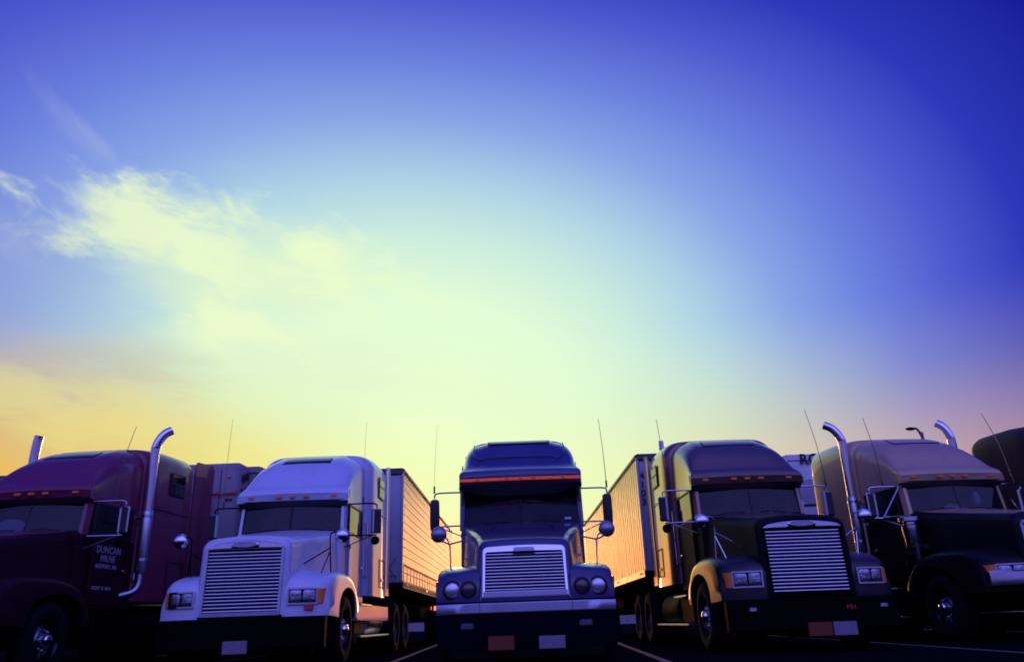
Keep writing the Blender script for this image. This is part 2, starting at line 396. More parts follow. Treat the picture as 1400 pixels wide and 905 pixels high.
def wheel(parent, x, y, side, rear=False, z=.52):
    """side +1 = outer face to +x. wheel (tyre) > rim, hub"""
    w = link('wheel', TYRE, parent, (x, y, z), (0, 0, 0 if side > 0 else math.pi))
    if rear:
        link('rim', DISH, w)
    else:
        link('rim', RIM, w); link('hand_holes', HOLES, w, kind='stuff'); link('hub', HUB, w)
    return w
SL = G()
SL.add([(-.53, 0, 0), (.53, 0, 0), (-.53, -.016, .013), (.53, -.016, .013), (-.53, -.013, .021), (.53, -.013, .021), (-.53, .014, .023), (.53, .014, .023)],
       [(0,1,3,2), (2,3,5,4), (4,5,7,6), (6,7,1,0), (0,2,4,6), (1,7,5,3)])
SLAT = SL.mesh('grille_slat', 'slat', 20)

# ================================================================== truck
ROOF_F = [(2.34, 2.78), (2.38, 2.86), (2.46, 2.90), (2.54, 2.95), (2.66, 3.07), (2.8, 3.21), (3.0, 3.36), (3.2, 3.475), (3.4, 3.56), (3.6, 3.63), (3.85, 3.70), (4.2, 3.76), (4.7, 3.82), (5.55, 3.84)]
def roofz(y): return interp(ROOF_F, y)
def make_truck(name, x, y, deg, label, P):
    t = empty(name, (x, y, 0), R(deg), label, 'semi truck', 'semi trucks parked nose out in a row')
    pm = P['paint']; C = P.get('style') == 'round'; lo = P.get('lower', pm)
    bumpf = lambda x: .03*(1-sst(.60, .70, abs(x)))
    # ---------------- roof cap over the cab
    g = G(); secs = []
    if not C:
        wt = [(2.34, .985), (2.46, .965), (2.6, .955), (3.0, .95), (3.5, .965), (4.2, 1.0)]
        ztop = roofz
        rad = [(2.34, .05), (2.46, .08), (2.6, .14), (2.9, .25), (3.3, .34), (4.2, .38)]
    else:
        CR = [(2.2, 2.80), (2.24, 2.88), (2.4, 2.94), (2.56, 3.01), (2.7, 3.10), (2.85, 3.21), (3.0, 3.325), (3.15, 3.43), (3.3, 3.51), (3.45, 3.57), (3.6, 3.61), (3.9, 3.67), (4.3, 3.73), (5.4, 3.77)]
        ztop = lambda y: interp(CR, y)
        wt = [(2.2, 1.0), (2.4, 1.03), (3.0, 1.04), (3.8, 1.03), (4.2, 1.01), (5.4, 1.0)]
        rad = [(2.2, .05), (2.8, .16), (3.2, .26), (4.4, .34)]
    y0 = wt[0][0]
    ys = [y0, y0+.03, y0+.08, y0+.16, 2.56, 2.7, 2.85, 3.0, 3.15, 3.3, 3.45, 3.6, 3.75, 3.9, 4.05, 4.2] + ([4.35, 4.6, 5.0, 5.45] if C else [])
    for yy in ys:
        zb = 2.655 + (0 if yy < y0+.02 else -.01)
        w = interp(wt, yy); zt = ztop(yy); r = interp(rad, yy)
        amt = sst(y0+.15, 2.8, yy)
        secs.append(sec(yy, w, w*(1-(.02 if not C else .07)*amt), zb, zt, r, r*.8, .015+.02*amt, (lambda x, a=amt: bumpf(x)*a), ns=4))
    # forward bow of the visor
    g.loft(secs, cap0=True); g.poly([(-.98, y0, 2.655), (.98, y0, 2.655), (.95, 2.6, 2.66), (-.95, 2.6, 2.66)])
    g.map(lambda X, Y, Z: (X, Y-(.05*(1-(X)**2) if Y < 3 else 0)*(1-sst(y0+.1, 3., Y)), Z))
    roof = part('roof_cap', g, pm, t, 40)
    # skylight follows the roof
    if not C:
        sy0, sy1, sw = P.get('sky', (3.12, 3.42, .44))
        for nm, dz, mm, e in (('skylight_frame', .037, 'black', .025), ('skylight', .045, P.get('skymat', 'window'), 0)):
            rows = []
            for i in range(6):
                yy = sy0-e+(sy1-sy0+2*e)*i/5
                hw = (sw+e)*(1-.10*(i/5)) 
                rows.append([(hw*(-1+2*k/10), yy, ztop(yy)+dz+.03*(1-(hw*(-1+2*k/10))**2)) for k in range(11)])
            part(nm, G().grid(rows), mm, roof, face=(0, -.3, 1))
    else:
        rows = []
        for e, dz, mm, nm in ((.022, .058, 'black', 'skylight_frame'), (0, .066, pm, 'skylight')):   # sits on the crown
            rows = []
            for i in range(6):
                yy = 3.27-e+(.27+2*e)*i/5
                rows.append([((.54+e)*(-1+2*k/10), yy-.02, ztop(yy)+dz+.012) for k in range(11)])
            part(nm, G().grid(rows), mm, roof, face=(0, -.3, 1))
        # embossed rim of the air deflector recess
        pts = []
        for k in range(-8, 9):
            q = k/8; xq = .80*max(-1, min(1, q*1.35)); yq = 2.74+max(0, abs(q)-.62)/.38*.62
            dz = .030+.035*(1-xq*xq)+.03*(1-sst(.60, .70, abs(xq)))*sst(2.36, 2.8, yq)
            pts.append((xq if abs(q) < .74 else math.copysign(.80, q), yq, ztop(yq)+dz))
        part('deflector_rim', G().tube(pts, .012, 8, curve=4), pm, roof)
    # marker lights
    if not C:
        ML = G().box(-.05, .05, -.022, .03, -.02, .02, .008).mesh('marker_light', 'amber')
        for mxx in (-.73, -.237, 0, .237, .73): link('marker_light', ML, t, (mxx, 2.352-.05*(1-mxx*mxx), 2.745))
    else:
        MB_ = G().box(-.108, .108, -.012, .02, -.024, .024, .006).mesh('marker_light', 'redlit')
        for k in range(9):
            mxx = -.88+k*.22; link('marker_light', MB_, t, (mxx, 2.19-.05*(1-mxx*mxx)-.004, 2.742))
        ML = G().box(-.035, .035, -.02, .01, -.014, .014, .005).mesh('marker_lamp', 'amber')
        for mxx in (-.7, -.22, 0, .22, .7): link('marker_lamp', ML, t, (mxx, 2.178-.05*(1-mxx*mxx), 2.742))
    # ---------------- sleeper
    g = G(); secs = []
    sw = 1.13 if not C else 1.12; zbs = 1.10; zt = 3.86 if not C else 3.78
    for yy, w in ((3.86, .99), (3.88, 1.03), (3.93, 1.075), (4.0, 1.105), (4.1, 1.125), (4.2, sw), (4.6, sw), (5.0, sw), (5.45, sw), (5.55, sw-.02), (5.58, sw-.06)):
        zz = min(zt, (interp(ROOF_F, yy+.15) if not C else ztop(yy+.2))+.02)
        if yy > 5.5: zz -= .02
        secs.append(sec(yy, w, w-(.03 if not C else .14), zbs, zz, .36 if not C else .30, .30 if not C else .26, .02, ns=10))
    g.loft(secs, cap0=True, cap1=True)
    slp = part('sleeper', g, pm, t, 40)
    if P.get('twotone'):
        g = G()
        for s in (-1, 1):
            g.box(s*(sw+.001), s*(sw+.006), 4.02, 5.54, 1.12, 2.62, .002)
        part('lower_side_panel', g, P['twotone'], slp)
    # sleeper side windows, luggage doors, seams
    if not P.get('nowin'):
        for s in (-1, 1):
            xx = s*(sw-.012)
            fr = G().box(xx, xx+s*.012, 4.62, 5.18, 3.02, 3.46, .03); fo = part('sleeper_window', fr, 'black', slp)
            for (a, b, c, d) in ((4.65, 5.15, 3.28, 3.43), (4.65, 4.89, 3.05, 3.25), (4.91, 5.15, 3.05, 3.25)):
                part('pane', G().box(xx+s*.010, xx+s*.017, a, b, c, d, .004), P.get('swin', 'window'), fo)
        for s in (-1, 1):
            xx = s*(sw+.002)
            g = G()
            for (a, b, c, d) in ((4.80, 5.42, 1.28, 1.30), (4.80, 5.42, 1.80, 1.82), (4.80, 4.82, 1.28, 1.82), (5.40, 5.42, 1.28, 1.82)): g.box(xx-s*.006, xx+s*.005, a, b, c, d)
            dd = part('luggage_door', g, 'black', slp)
            part('latch', G().box(xx, xx+s*.02, 5.06, 5.14, 1.40, 1.46, .008), 'chrome', dd)
            part('body_seam', G().box(xx-s*.006, xx+s*.003, 4.1, 5.55, 2.70, 2.712), 'black', slp)
    # side extenders behind the sleeper
    for s in (() if P.get('noext') else (-1, 1)):
        g = G(); ey = P.get('ext_y', 6.0); pts = [(5.585, 1.15), (5.585, 3.72), (5.66, 3.84), (ey-.08, 3.88), (ey-.01, 3.80), (ey, 1.15)]
        g.prism(pts, s*(sw-.045), s*(sw-.005)); part('side_extender', g, P.get('ext', pm), t)
    # ---------------- cab body
    wby, wty = (2.379, 2.474) if not C else (2.10, 2.49)
    wbz, wtz = (2.134, 2.59) if not C else (1.995, 2.60)
    wbw, wtw = (.92, .905) if not C else (.975, .985)
    g = G(); secs = []
    hb = wbz-.02
    for yy, w in ((wby-.12, wbw), (wby+.05, wbw+.015), (3.0, .965), (3.5, .98), (3.9, .985)):
        secs.append(sec(yy, w, w-.01, .98, hb, .05, .05, .0, ns=5))
    g.loft(secs, cap0=True, cap1=False)
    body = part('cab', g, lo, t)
    # pillars, header, back wall
    for s in (-1, 1):
        g = G(); g.add([(s*wbw, wby-.02, wbz-.06), (s*(wbw+.03), wby+.10, wbz-.06), (s*(wtw+.035), wty+.10, wtz+.10), (s*wtw, wty-.02, wtz+.10),
               (s*(wbw-.055), wby-.03, wbz-.06), (s*(wtw-.05), wty-.03, wtz+.10)],
              [(0,1,2,3), (0,3,5,4), (1,4,5,2), (0,4,1), (3,2,5)])
        part('front_pillar', g, pm, body)
        part('rear_pillar', G().box(s*.93, s*.975, 3.72, 3.92, hb-.05, 2.70), pm, body)
        part('roof_rail', G().box(s*.935, s*.965, wty, 3.72, 2.60, 2.70), pm, body)
    g = G(); g.box(-.93, .93, 3.90, 3.93, 1.0, 2.7); part('rear_wall', g, 'dash', body)
    # windshield in two panes around a centre post, panes lean back
    bow = .10
    def wpt(u, v):   # u -1..1, v 0..1
        w = wbw-.05+(wtw-wbw)*v
        return (u*w, wby+(wty-wby)*v-bow*(1-abs(u)**1.6), wbz+(wtz-wbz)*v)
    for s in (-1, 1):
        rows = []
        for i in range(7):
            u = s*(.022+(1-.022)*i/6); rows.append([wpt(u, k/4) for k in range(5)])
        part('windshield_pane', G().grid(rows), 'glass', body, face=(0, -1, .2))
    fr = G()
    fr.tube([wpt(0, 0), wpt(0, 1)], .016, 6)
    fr.tube([wpt(-1+2*k/12, 0) for k in range(13)], .017, 6); fr.tube([wpt(-1+2*k/12, 1) for k in range(13)], .017, 6)
    for s in (-1, 1): fr.tube([wpt(s, 0), wpt(s, 1)], .015, 6)
    part('windshield_seal', fr, 'black', body)
    # black sun visor under the roof lip
    rows = []
    yv = (2.32 if not C else 2.16)
    for i in range(13):
        u = -1+i/6
        drop = .0 if not C else .09*sst(1.02, .55, abs(u))
        rows.append([(u*.955, yv+.02-.05*(1-u*u), 2.675), (u*.95, yv+.05-.05*(1-u*u), 2.62-drop*.6), (u*.945, yv+.10-.05*(1-u*u), 2.572-drop)])
    part('sun_visor', G().grid(rows), 'black', t)
    if P.get('sticker_glass'):
        q = Vector(wpt(.80, .10)); part('glass_sticker', G().box(q.x-.05, q.x+.05, q.y-.022, q.y-.016, q.z, q.z+.035), 'pale_cyan', body)
    # wipers
    for s in (-1, 1):
        p0, p1 = Vector(wpt(s*.66, .02)), Vector(wpt(s*.16, .05))
        off = Vector((0, -.035, .01))
        wp = part('wiper', G().tube([p0+off, (p0+p1)/2+off+Vector((0, -.01, .012)), p1+off], .009, 6, curve=4), 'black', t)
        q0 = Vector(wpt(s*.44, -.06)); part('wiper_arm', G().tube([q0+Vector((0, -.05, 0)), (p0+p1)/2+off], .007, 6), 'black', wp)
    # doors
    for s in (-1, 1):
        xx = s*.985
        g = G(); g.box(xx-s*.03, xx, wby+.25, 3.72, 1.02, hb-.01, .012)
        d = part('door', g, lo, t)
        wg = G().box(xx-s*.035, xx-s*.02, wby+.22, 3.70, hb+.02, 2.60, .01); part('side_window', wg, 'window', d)
        wf = G(); wf.box(xx-s*.04, xx-s*.005, wby+.19, wby+.23, hb-.02, 2.62); wf.box(xx-s*.04, xx-s*.005, 3.69, 3.73, hb-.02, 2.62); wf.box(xx-s*.04, xx-s*.005, wby+.231, 3.689, 2.59, 2.62)
        wf.box(xx-s*.04, xx-s*.005, wby+.231, 3.689, hb-.01, hb+.025)
        part('window_frame', wf, P.get('wframe', 'black'), d)
        for zh in (1.25, 1.85): part('hinge', G().box(xx-s*.004, xx+s*.016, wby+.22, wby+.30, zh, zh+.07, .006), 'black', d)
        h = G(); h.box(xx, xx+s*.035, 3.52, 3.64, 1.56, 1.60, .01); part('door_handle', h, 'chrome', d)
        hr = G(); hr.tube([(xx+s*.01, 3.84, 2.42), (xx+s*.07, 3.84, 2.42), (xx+s*.07, 3.84, 1.45), (xx+s*.01, 3.84, 1.45)], .016, 8)
        part('grab_rail', hr, 'chrome', t)
    # interior
    it = G(); it.box(-.88, .88, wby-.02, wby+.34, wbz-.35, wbz-.08, .05); it.box(-.62, -.2, wby+.05, wby+.3, wbz-.085, wbz+.02, .03)
    part('dashboard', it, 'dash', body)
    for s in (-1, 1):
        g = G(); g.box(s*.5-.24, s*.5+.24, 3.05, 3.5, 1.55, 1.72, .05); g.box(s*.5-.24, s*.5+.24, 3.42, 3.56, 1.7, 2.35, .06); g.box(s*.5-.13, s*.5+.13, 3.43, 3.54, 2.34, 2.52, .05)
        part('cab_seat', g, 'seat', body)
    g = G(); pts = [(.5+.22*math.cos(a), 2.75-.05*math.sin(a), 2.12+.2*math.sin(a)) for a in [2*math.pi*k/20 for k in range(21)]]
    g.tube(pts, .014, 6); part('steering_wheel', g, 'black', body)
    for (px, pz, w, h, mm) in P.get('items', []):
        u = px/(wbw); a = wpt(u, .05)
        part('dash_item', G().ball((px, a[1]+.14, wbz+pz), .1, w/.2, .5, h/.2, 10), mm, body)
    # ---------------- hood
    if not C:
        NY = lambda z: .078+(z-.78)*.058
        hw = [(.0, .60), (.05, .655), (.12, .665), (1.0, .78), (2.25, .915)]
        hz_ = [(.0, 1.745), (.03, 1.785), (.12, 1.81), (1.0, 1.93), (1.8, 2.05), (2.25, 2.125)]
        g = G(); secs = []
        for yy in (0, .012, .03, .06, .12, .3, .6, 1.0, 1.4, 1.8, 2.1, 2.27):
            w = interp(hw, yy); zt_ = interp(hz_, yy)
            secs.append([(a, b+NY(c)+ (0 if yy > .2 else 0), c) for a, b, c in sec(yy, w, w-.05*min(1, yy*2+.1), .74+(.3 if yy > .3 else 0), zt_, .13, .11, .055, ns=6)])
        inner = [(a, NY(c)+.004, c) for a, b, c in sec(0, .578, .578, .765, 1.70, .07, .07, .085, ns=6)]
        g.loft([inner]+secs)
        hood = part('hood', g, lo, t, 45)
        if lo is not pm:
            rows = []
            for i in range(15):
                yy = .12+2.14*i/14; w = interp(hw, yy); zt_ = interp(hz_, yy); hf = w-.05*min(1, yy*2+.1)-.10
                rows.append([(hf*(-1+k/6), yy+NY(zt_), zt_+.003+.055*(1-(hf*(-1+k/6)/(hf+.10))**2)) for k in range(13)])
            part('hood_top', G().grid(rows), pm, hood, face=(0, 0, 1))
        # chrome surround
        g = G()
        o_ = [(a, NY(c)-.012, c) for a, b, c in sec(0, .572, .572, .745, 1.70, .065, .065, .085, ns=6)]
        o2 = [(a, NY(c)+.03, c) for a, b, c in sec(0, .582, .582, .745, 1.71, .07, .07, .085, ns=6)]
        i_ = [(a, NY(c)-.012, c) for a, b, c in sec(0, .535, .535, .79, 1.665, .012, .012, 0, ns=6)]
        i2 = [(a, NY(c)+.05, c) for a, b, c in sec(0, .535, .535, .79, 1.665, .012, .012, 0, ns=6)]
        g.grid([o2, o_, i_, i2]); g.box(-.572, .572, NY(.76)-.012, NY(.76)+.03, .745, .795)
        sur = part('grille_surround', g, P.get('frame', 'strip'), t, 30)
        rows = []
        for zf, dy in ((0, .004), (0, -.018), (.12, -.024), (.9, -.024), (1, -.016), (1, .004)):
            row = []
            for k in range(21):
                xh = -.556+1.112*k/20; zt2 = 1.705+.062*(1-(xh/.6)**2)-.03*sst(.49, .556, abs(xh)); zz = 1.672+(zt2-1.672)*zf
                row.append((xh, NY(zz)+dy-.006, zz))
            rows.append(row)
        g = G().grid(rows); g.poly([r[0] for r in rows]); g.poly([r[-1] for r in rows]); part('grille_header', g, 'chrome', sur, 30)
        part('grille_back', G().box(-.54, .54, .18, .2, .78, 1.70).map(lambda x_, y_, z_: (x_, y_+(z_-.78)*.058, z_)), 'void', sur)
        nsl = 18
        for k in range(nsl):
            z = .80+k*(1.655-.80)/nsl; link('grille_slat', SLAT, sur, (0, NY(z)+.02, z))
        # oval badge on the header
        g = G(); pts = []
        for k in range(24):
            a = 2*math.pi*k/24; pts.append((.19*math.cos(a), .036*math.sin(a)))
        ring = [[(px*f, NY(1.72)-dy, 1.722+pz*f) for px, pz in pts] for f, dy in ((1.08, .020), (1.05, .048), (.95, .052), (.93, .044))]
        g.grid(ring, closed=True); bd = part('badge', g, 'chrome', sur)
        part('badge_face', G().poly(ring[-1]), P.get('badge', 'brushed'), bd)
    else:
        NY = lambda z: .03+(z-.88)*.20+max(0, z-1.45)*.9
        g = G(); secs = []
        hw = [(.0, .585), (.06, .64), (.2, .67), (.5, .70), (1.0, .79), (2.0, .96)]
        hz_ = [(.0, 1.50), (.05, 1.56), (.15, 1.60), (.5, 1.68), (1.0, 1.79), (1.6, 1.91), (2.0, 1.985)]
        for yy in (0, .02, .05, .1, .2, .35, .6, 1.0, 1.4, 1.8, 2.0):
            w = interp(hw, yy); zt_ = interp(hz_, yy)
            secs.append([(a, b+(.03+(c-.88)*.20)*(1-sst(0, 1.2, yy)), c) for a, b, c in sec(yy, w+.01, w-.03, .80+(.25 if yy > .3 else 0), zt_, .13, .10, .03, ns=6)])
        inner = [(a, .03+(c-.88)*.20, c) for a, b, c in sec(0, .545, .535, .865, 1.47, .05, .05, .02, ns=6)]
        g.loft([inner]+secs)
        # painted chin below the grille
        g.box(-.66, .66, .03, .14, .79, .872, .02)
        hood = part('hood', g, pm, t, 45)
        NC = lambda z: .03+(z-.88)*.20
        g = G()
        o_ = [(a, NC(c)-.02, c) for a, b, c in sec(0, .56, .55, .845, 1.485, .06, .05, .02, ns=6)]
        o2 = [(a, NC(c)+.02, c) for a, b, c in sec(0, .565, .555, .84, 1.49, .06, .05, .02, ns=6)]
        i_ = [(a, NC(c)-.02, c) for a, b, c in sec(0, .53, .52, .915, 1.425, .03, .03, .005, ns=6)]
        i2 = [(a, NC(c)+.05, c) for a, b, c in sec(0, .53, .52, .915, 1.425, .03, .03, .005, ns=6)]
        g.grid([o2, o_, i_, i2]); g.box(-.555, .555, NC(.86)-.02, NC(.9)+.02, .845, .918, .01)
        sur = part('grille_surround', g, 'chrome', t, 30)
        part('grille_back', G().box(-.54, .54, .14, .16, .88, 1.46).map(lambda x_, y_, z_: (x_, y_+(z_-.88)*.2, z_)), 'void', sur)
        nsl = 12
        for k in range(nsl):
            z = .925+k*(1.42-.925)/nsl; o = link('grille_slat', SLAT, sur, (0, NC(z)+.02, z)); o.scale = (.985, 1, .95)
        part('badge', G().add([(-.15, .08, 1.425), (.15, .08, 1.425), (.13, .115, 1.478), (-.13, .115, 1.478), (-.15, .13, 1.425), (.15, .13, 1.425), (.13, .16, 1.478), (-.13, .16, 1.478)],
             [(0,1,2,3), (4,7,6,5), (0,3,7,4), (1,5,6,2), (3,2,6,7), (0,4,5,1)]), 'brushed', sur)
        for s in (-1, 1):   # washer nozzle and hood latch
            part('hood_latch', G().ball((s*.83, 1.35, 1.45), .035, 1, 1.3, .8, 8), 'chrome', hood)
            part('hood_crease', G().tube([(s*.36, 1.75, 1.965), (s*.44, 1.25, 1.87), (s*.47, .9, 1.80)], .010, 6), 'chrome' if False else pm, hood)
    # ---------------- fenders
    WY = 1.5
    for s in (-1, 1):
        if not C:
            prof = smooth_curve([(.10, .72), (.10, .90), (.115, 1.08), (.20, 1.20), (.5, 1.30), (1.0, 1.365), (1.6, 1.37), (2.05, 1.27), (2.32, 1.05), (2.42, .72)], 4)
            xin, xout, swp = .60, 1.22, .22
        else:
            prof = smooth_curve([(.03, .80), (.03, .95), (.06, 1.06), (.16, 1.17), (.4, 1.235), (.9, 1.29), (1.6, 1.33), (2.05, 1.24), (2.32, 1.02), (2.42, .72)], 4)
            xin, xout, swp = .60, 1.18, .16
        n_ = len(prof); rows = []; Rr = .15
        def sweep(xa, yy): return yy+swp*(max(0, xa-.62)/.6)**2.2*(1-sst(.1, 1.0, yy))
        for xa in (xin, .72, .84, .95, xout-.15, xout-.12, xout-.08, xout-.045, xout-.02, xout-.005, xout):
            d = 0 if xa < xout-Rr else Rr-math.sqrt(max(0, Rr*Rr-(xa-(xout-Rr))**2))
            row = []
            for yy, zz in prof:
                v = Vector((yy-WY, zz-.85)); l = v.length
                k = sst(.86, 1.12, zz)*d*.8
                v = v*(1-k/l) if l > 0 else v
                hi = .05*(1-sst(.62, .95, xa))*sst(1.1, 1.3, zz)
                row.append((s*xa, sweep(xa, WY+v.x) + (0 if zz > .9 else 0), .85+v.y+hi))
            rows.append(row)
        # outer side down to the wheel opening, then inwards
        arch = []
        for k in range(n_):
            f = k/(n_-1); a = math.pi*(1-f)
            ay = 1.60+.66*math.cos(a)
            az_ = .70+ (.45*math.sin(a)**.7 if 0 < f < 1 else 0)
            arch.append((ay, az_))
        last = rows[-1]
        rows.append([(s*xout, .5*(p[1]+q[0]), .5*(p[2]+q[1])) for p, q in zip(last, arch)])
        rows.append([(s*xout, q[0], q[1]) for q in arch]); rows.append([(s*(xout-.03), q[0], q[1]) for q in arch])
        g = G().grid(rows)
        fen = part('fender', g, P.get('fender', lo), t, 50)
        part('wheel_well', G().grid([[(s*(xout-.03), q[0], q[1]) for q in arch], [(s*.6, q[0], q[1]) for q in arch]]), 'void', fen)
        # ------------- headlights
        if not C:
            def hl(xa, z, off=0): return (s*xa, sweep(xa, .10)+off, z)
            bez = G(); x0, x1, z0, z1 = .665, 1.075, .875, 1.10
            e = .022
            for (a, b, c, d) in ((x0, x1+.0, z1-e, z1), (x0, x1, z0, z0+e), (x0, x0+e, z0+e, z1-e), (x1-e, x1, z0+e, z1-e)):
                m_ = 6
                rws = [[hl(a+(b-a)*k/m_, zz, oo) for k in range(m_+1)] for zz, oo in ((c, .0), (c, -.03), (d, -.03), (d, .0))]
                bez.grid(rws, closed=False); bez.poly([r[0] for r in rws]); bez.poly([r[-1] for r in rws])
            bz = part('headlight_bezel', bez, 'chrome', fen)
            bk = G().grid([[hl(x0+(x1-x0)*k/6, zz, -.008) for k in range(7)] for zz in (z0, z1)]); part('headlight_housing', bk, 'void', bz)
            for (a, b) in ((x0+.03, x0+.195), (x0+.215, x1-.03)):
                g = G(); rr_ = []
                for ff, oo in ((1, -.010), (1, -.024), (.88, -.031), (.5, -.036), (.05, -.037)):
                    ca, cb = (a+b)/2, (z0+z1)/2; ha, hb_ = (b-a)/2*ff, (z1-z0-.06)/2*ff
                    pts = []
                    for k in range(20):
                        th = 2*math.pi*k/20; cx = math.copysign(abs(math.cos(th))**.4, math.cos(th)); cz = math.copysign(abs(math.sin(th))**.4, math.sin(th))
                        pts.append(hl(ca+ha*cx, cb+hb_*cz, oo))
                    rr_.append(pts)
                g.grid(rr_, closed=True); part('headlamp', g, 'lens', bz)
                pts = []
            g = G(); rws = [[hl(1.08+(1.20-1.08)*k/5, zz, oo) for k in range(6)] for zz, oo in ((.885, .0), (.885, -.028), (1.09, -.028), (1.09, .0))]
            rws = [[(p[0], p[1]+.12*sst(1.12, 1.2, abs(p[0])), p[2]) for p in r] for r in rws]
            g.grid(rws); g.poly([r[0] for r in rws]); g.poly([r[-1] for r in rws]); part('turn_signal', g, 'amber', fen)
        else:
            for xa, r_h, mm in ((.962, .095, 'lens'), (.745, .085, 'amberdark')):
                yy = sweep(xa, .04)
                rg = G().lathe([(r_h+.03, .0), (r_h+.03, -.012), (r_h+.008, -.03), (r_h, -.012)], 'y', (s*xa, yy, .955), 28)
                bz = part('headlight_bezel', rg, 'black' if mm != 'lens' else 'black', fen)
                lp = G().lathe([(r_h+.002, -.006), (r_h*.99, -.02), (r_h*.8, -.035), (r_h*.4, -.045), (.0001, -.048)], 'y', (s*xa, yy, .955), 28)
                part('headlamp', lp, 'lens_round' if mm == 'lens' else 'lamp_dark', bz)
            g = G().box(s*(xout-.006), s*(xout+.014), .22, .36, .88, 1.08, .01); part('turn_signal', g, 'amber', fen)
    # ---------------- bumper
    if not C:
        bm = P.get('bumper', 'darkmetal'); zt_ = P.get('bz', .715); zb_ = P.get('bzb', .30)
        rows = []
        for i in range(25):
            u = -1+i/12; xx = u*1.2; yy = .0+.22*max(0, abs(u)-.62)**2/.1444*.9
            rows.append([(xx, yy+.10, zt_-.005), (xx, yy-.0, zt_), (xx, yy-.03, zt_-.02), (xx, yy-.035, (zt_+zb_)/2), (xx, yy-.03, zb_+.02), (xx, yy+.02, zb_), (xx, yy+.10, zb_)])
        g = G().grid(rows); g.poly(rows[0]); g.poly(rows[-1])
        bu = part('bumper', g, bm, t)
        ay_ = -.045
    else:
        rows = []
        for i in range(25):
            u = -1+i/12; xx = u*1.175; yy = .16*max(0, abs(u)-.6)**2/.16
            rows.append([(xx, yy+.10, .645), (xx, yy+.0, .643), (xx, yy-.02, .63), (xx, yy+.0, .45), (xx, yy+.06, .22), (xx, yy+.08, .2), (xx, yy+.14, .2)])
        g = G().grid(rows); g.poly(rows[0]); g.poly(rows[-1]); bu = part('bumper', g, 'bumper_blue', t)
        rows = []
        for i in range(25):
            u = -1+i/12; xx = u*1.18; yy = .16*max(0, abs(u)-.6)**2/.16
            rows.append([(xx, yy+.02, .650), (xx, yy-.035, .652), (xx, yy-.045, .665), (xx, yy-.045, .762), (xx, yy-.035, .776), (xx, yy+.08, .778)])
        g = G().grid(rows); g.poly(rows[0]); g.poly(rows[-1]); part('chrome_strip', g, 'strip', bu)
        for s in (-1, 1):
            part('strip_joint', G().box(s*.6-.003, s*.6+.003, -.05, -.02, .65, .78), 'black', bu)
            part('fog_light', G().box(s*.765-.085, s*.765+.085, -.03, .03, .455, .54, .02), 'fog', bu)
        part('air_dam', G().box(-1.0, 1.0, .06, .12, .10, .205, .01), 'void', bu)
        ay_ = -.03
    for (nm, x0, x1, z0, z1, mm, lb) in P.get('plates', []):
        part(nm, G().box(x0, x1, ay_-.012, ay_+.03, z0, z1, .006), mm, t, label=lb)
        fr = G()
    for (txt, xx, zz, sz, mm) in P.get('front_text', []):
        text('lettering', txt, sz, mm, bu, (xx, ay_-.004, zz), (math.pi/2, 0, 0))
    if P.get('sticker'): part('sticker', G().box(.90, 1.02, .12, .20, .80, .865), 'sticker_red', t)
    for s in (-1, 1):
        if C: continue
        part('tow_hook', G().tube([(s*.70, .02, .30), (s*.70, -.07, .29), (s*.70, -.07, .35), (s*.70, -.0, .37)], .015, 6), 'darkmetal', t)
        if P.get('driving'):
            part('driving_light', G().box(s*.9-.055, s*.9+.055, -.075, -.03, .555, .61, .012), 'lens', bu)
    # ---------------- chassis and wheels
    g = G()
    for s in (-1, 1): g.box(s*.38, s*.47, .3, 8.4, .62, .90)
    for yy in (1.0, 3.5, 5.6, 6.6, 8.2): g.box(-.38, .38, yy, yy+.1, .65, .85)
    g.box(-.45, .45, .3, 2.2, .5, 1.3); g.box(-.9, .9, 2.3, 3.9, .9, 1.0)
    fr = part('chassis', g, 'under', t)
    for ay2 in (WY, 6.55, 7.9): part('axle', G().lathe([(.055, -.9), (.055, .9)], 'x', (0, ay2, .52), 10, cap=True), 'under', fr)
    for s in (-1, 1):
        wheel(t, s*1.06, WY, s)
        for yy in (6.55, 7.9):
            wheel(t, s*1.07, yy, s, True); wheel(t, s*.74, yy, s, True)
        # fuel tank, battery box, steps
        if P.get('skirt'):
            g = G(); g.prism([(2.58, .66), (2.50, 1.0), (2.75, .92), (5.7, .92), (5.75, .66)], s*.98, s*1.17); part('side_skirt', g, pm, t)
        g = G(); g.lathe([(.0001, 0), (.27, .0), (.31, .02), (.315, .06), (.315, 1.54), (.31, 1.58), (.27, 1.6), (.0001, 1.6)], 'y', (s*.80, 3.95, .66), 28)
        part('fuel_tank', g, P.get('tank', 'brushed'), t)
        g = G(); g.box(s*.55, s*1.08, 2.75, 3.75, .42, .88, .03); part('battery_box', g, P.get('box', 'darkmetal'), t)
        for (zz, a, b) in ((.41, 2.8, 5.75), (.88 if not P.get('skirt') else .935, 2.78, 3.8)):
            g = G(); g.box(s*1.02, s*1.19, a, b, zz-.035, zz, .008); part('step', g, P.get('step', 'brushed'), t)
    part('fifth_wheel', G().lathe([(.0001, 0), (.45, 0), (.47, -.04), (.47, -.09)], 'z', (0, 7.2, 1.1), 24), 'darkmetal', t)
    for s in (-1, 1):
        part('mud_flap', G().box(s*.62, s*1.2, 8.55, 8.565, .18, .85), 'black', t)
    # air lines between cab and trailer
    for k, xx in enumerate((-.25, 0, .25)):
        pts = [(xx, 5.6, 1.9), (xx*1.6, 5.9, 1.5+.1*k), (xx*2, 6.1, 1.25), (xx*.8, 6.25, 1.7)]
        part('air_hose', G().tube(pts, .014, 6, curve=6), 'hose', t)
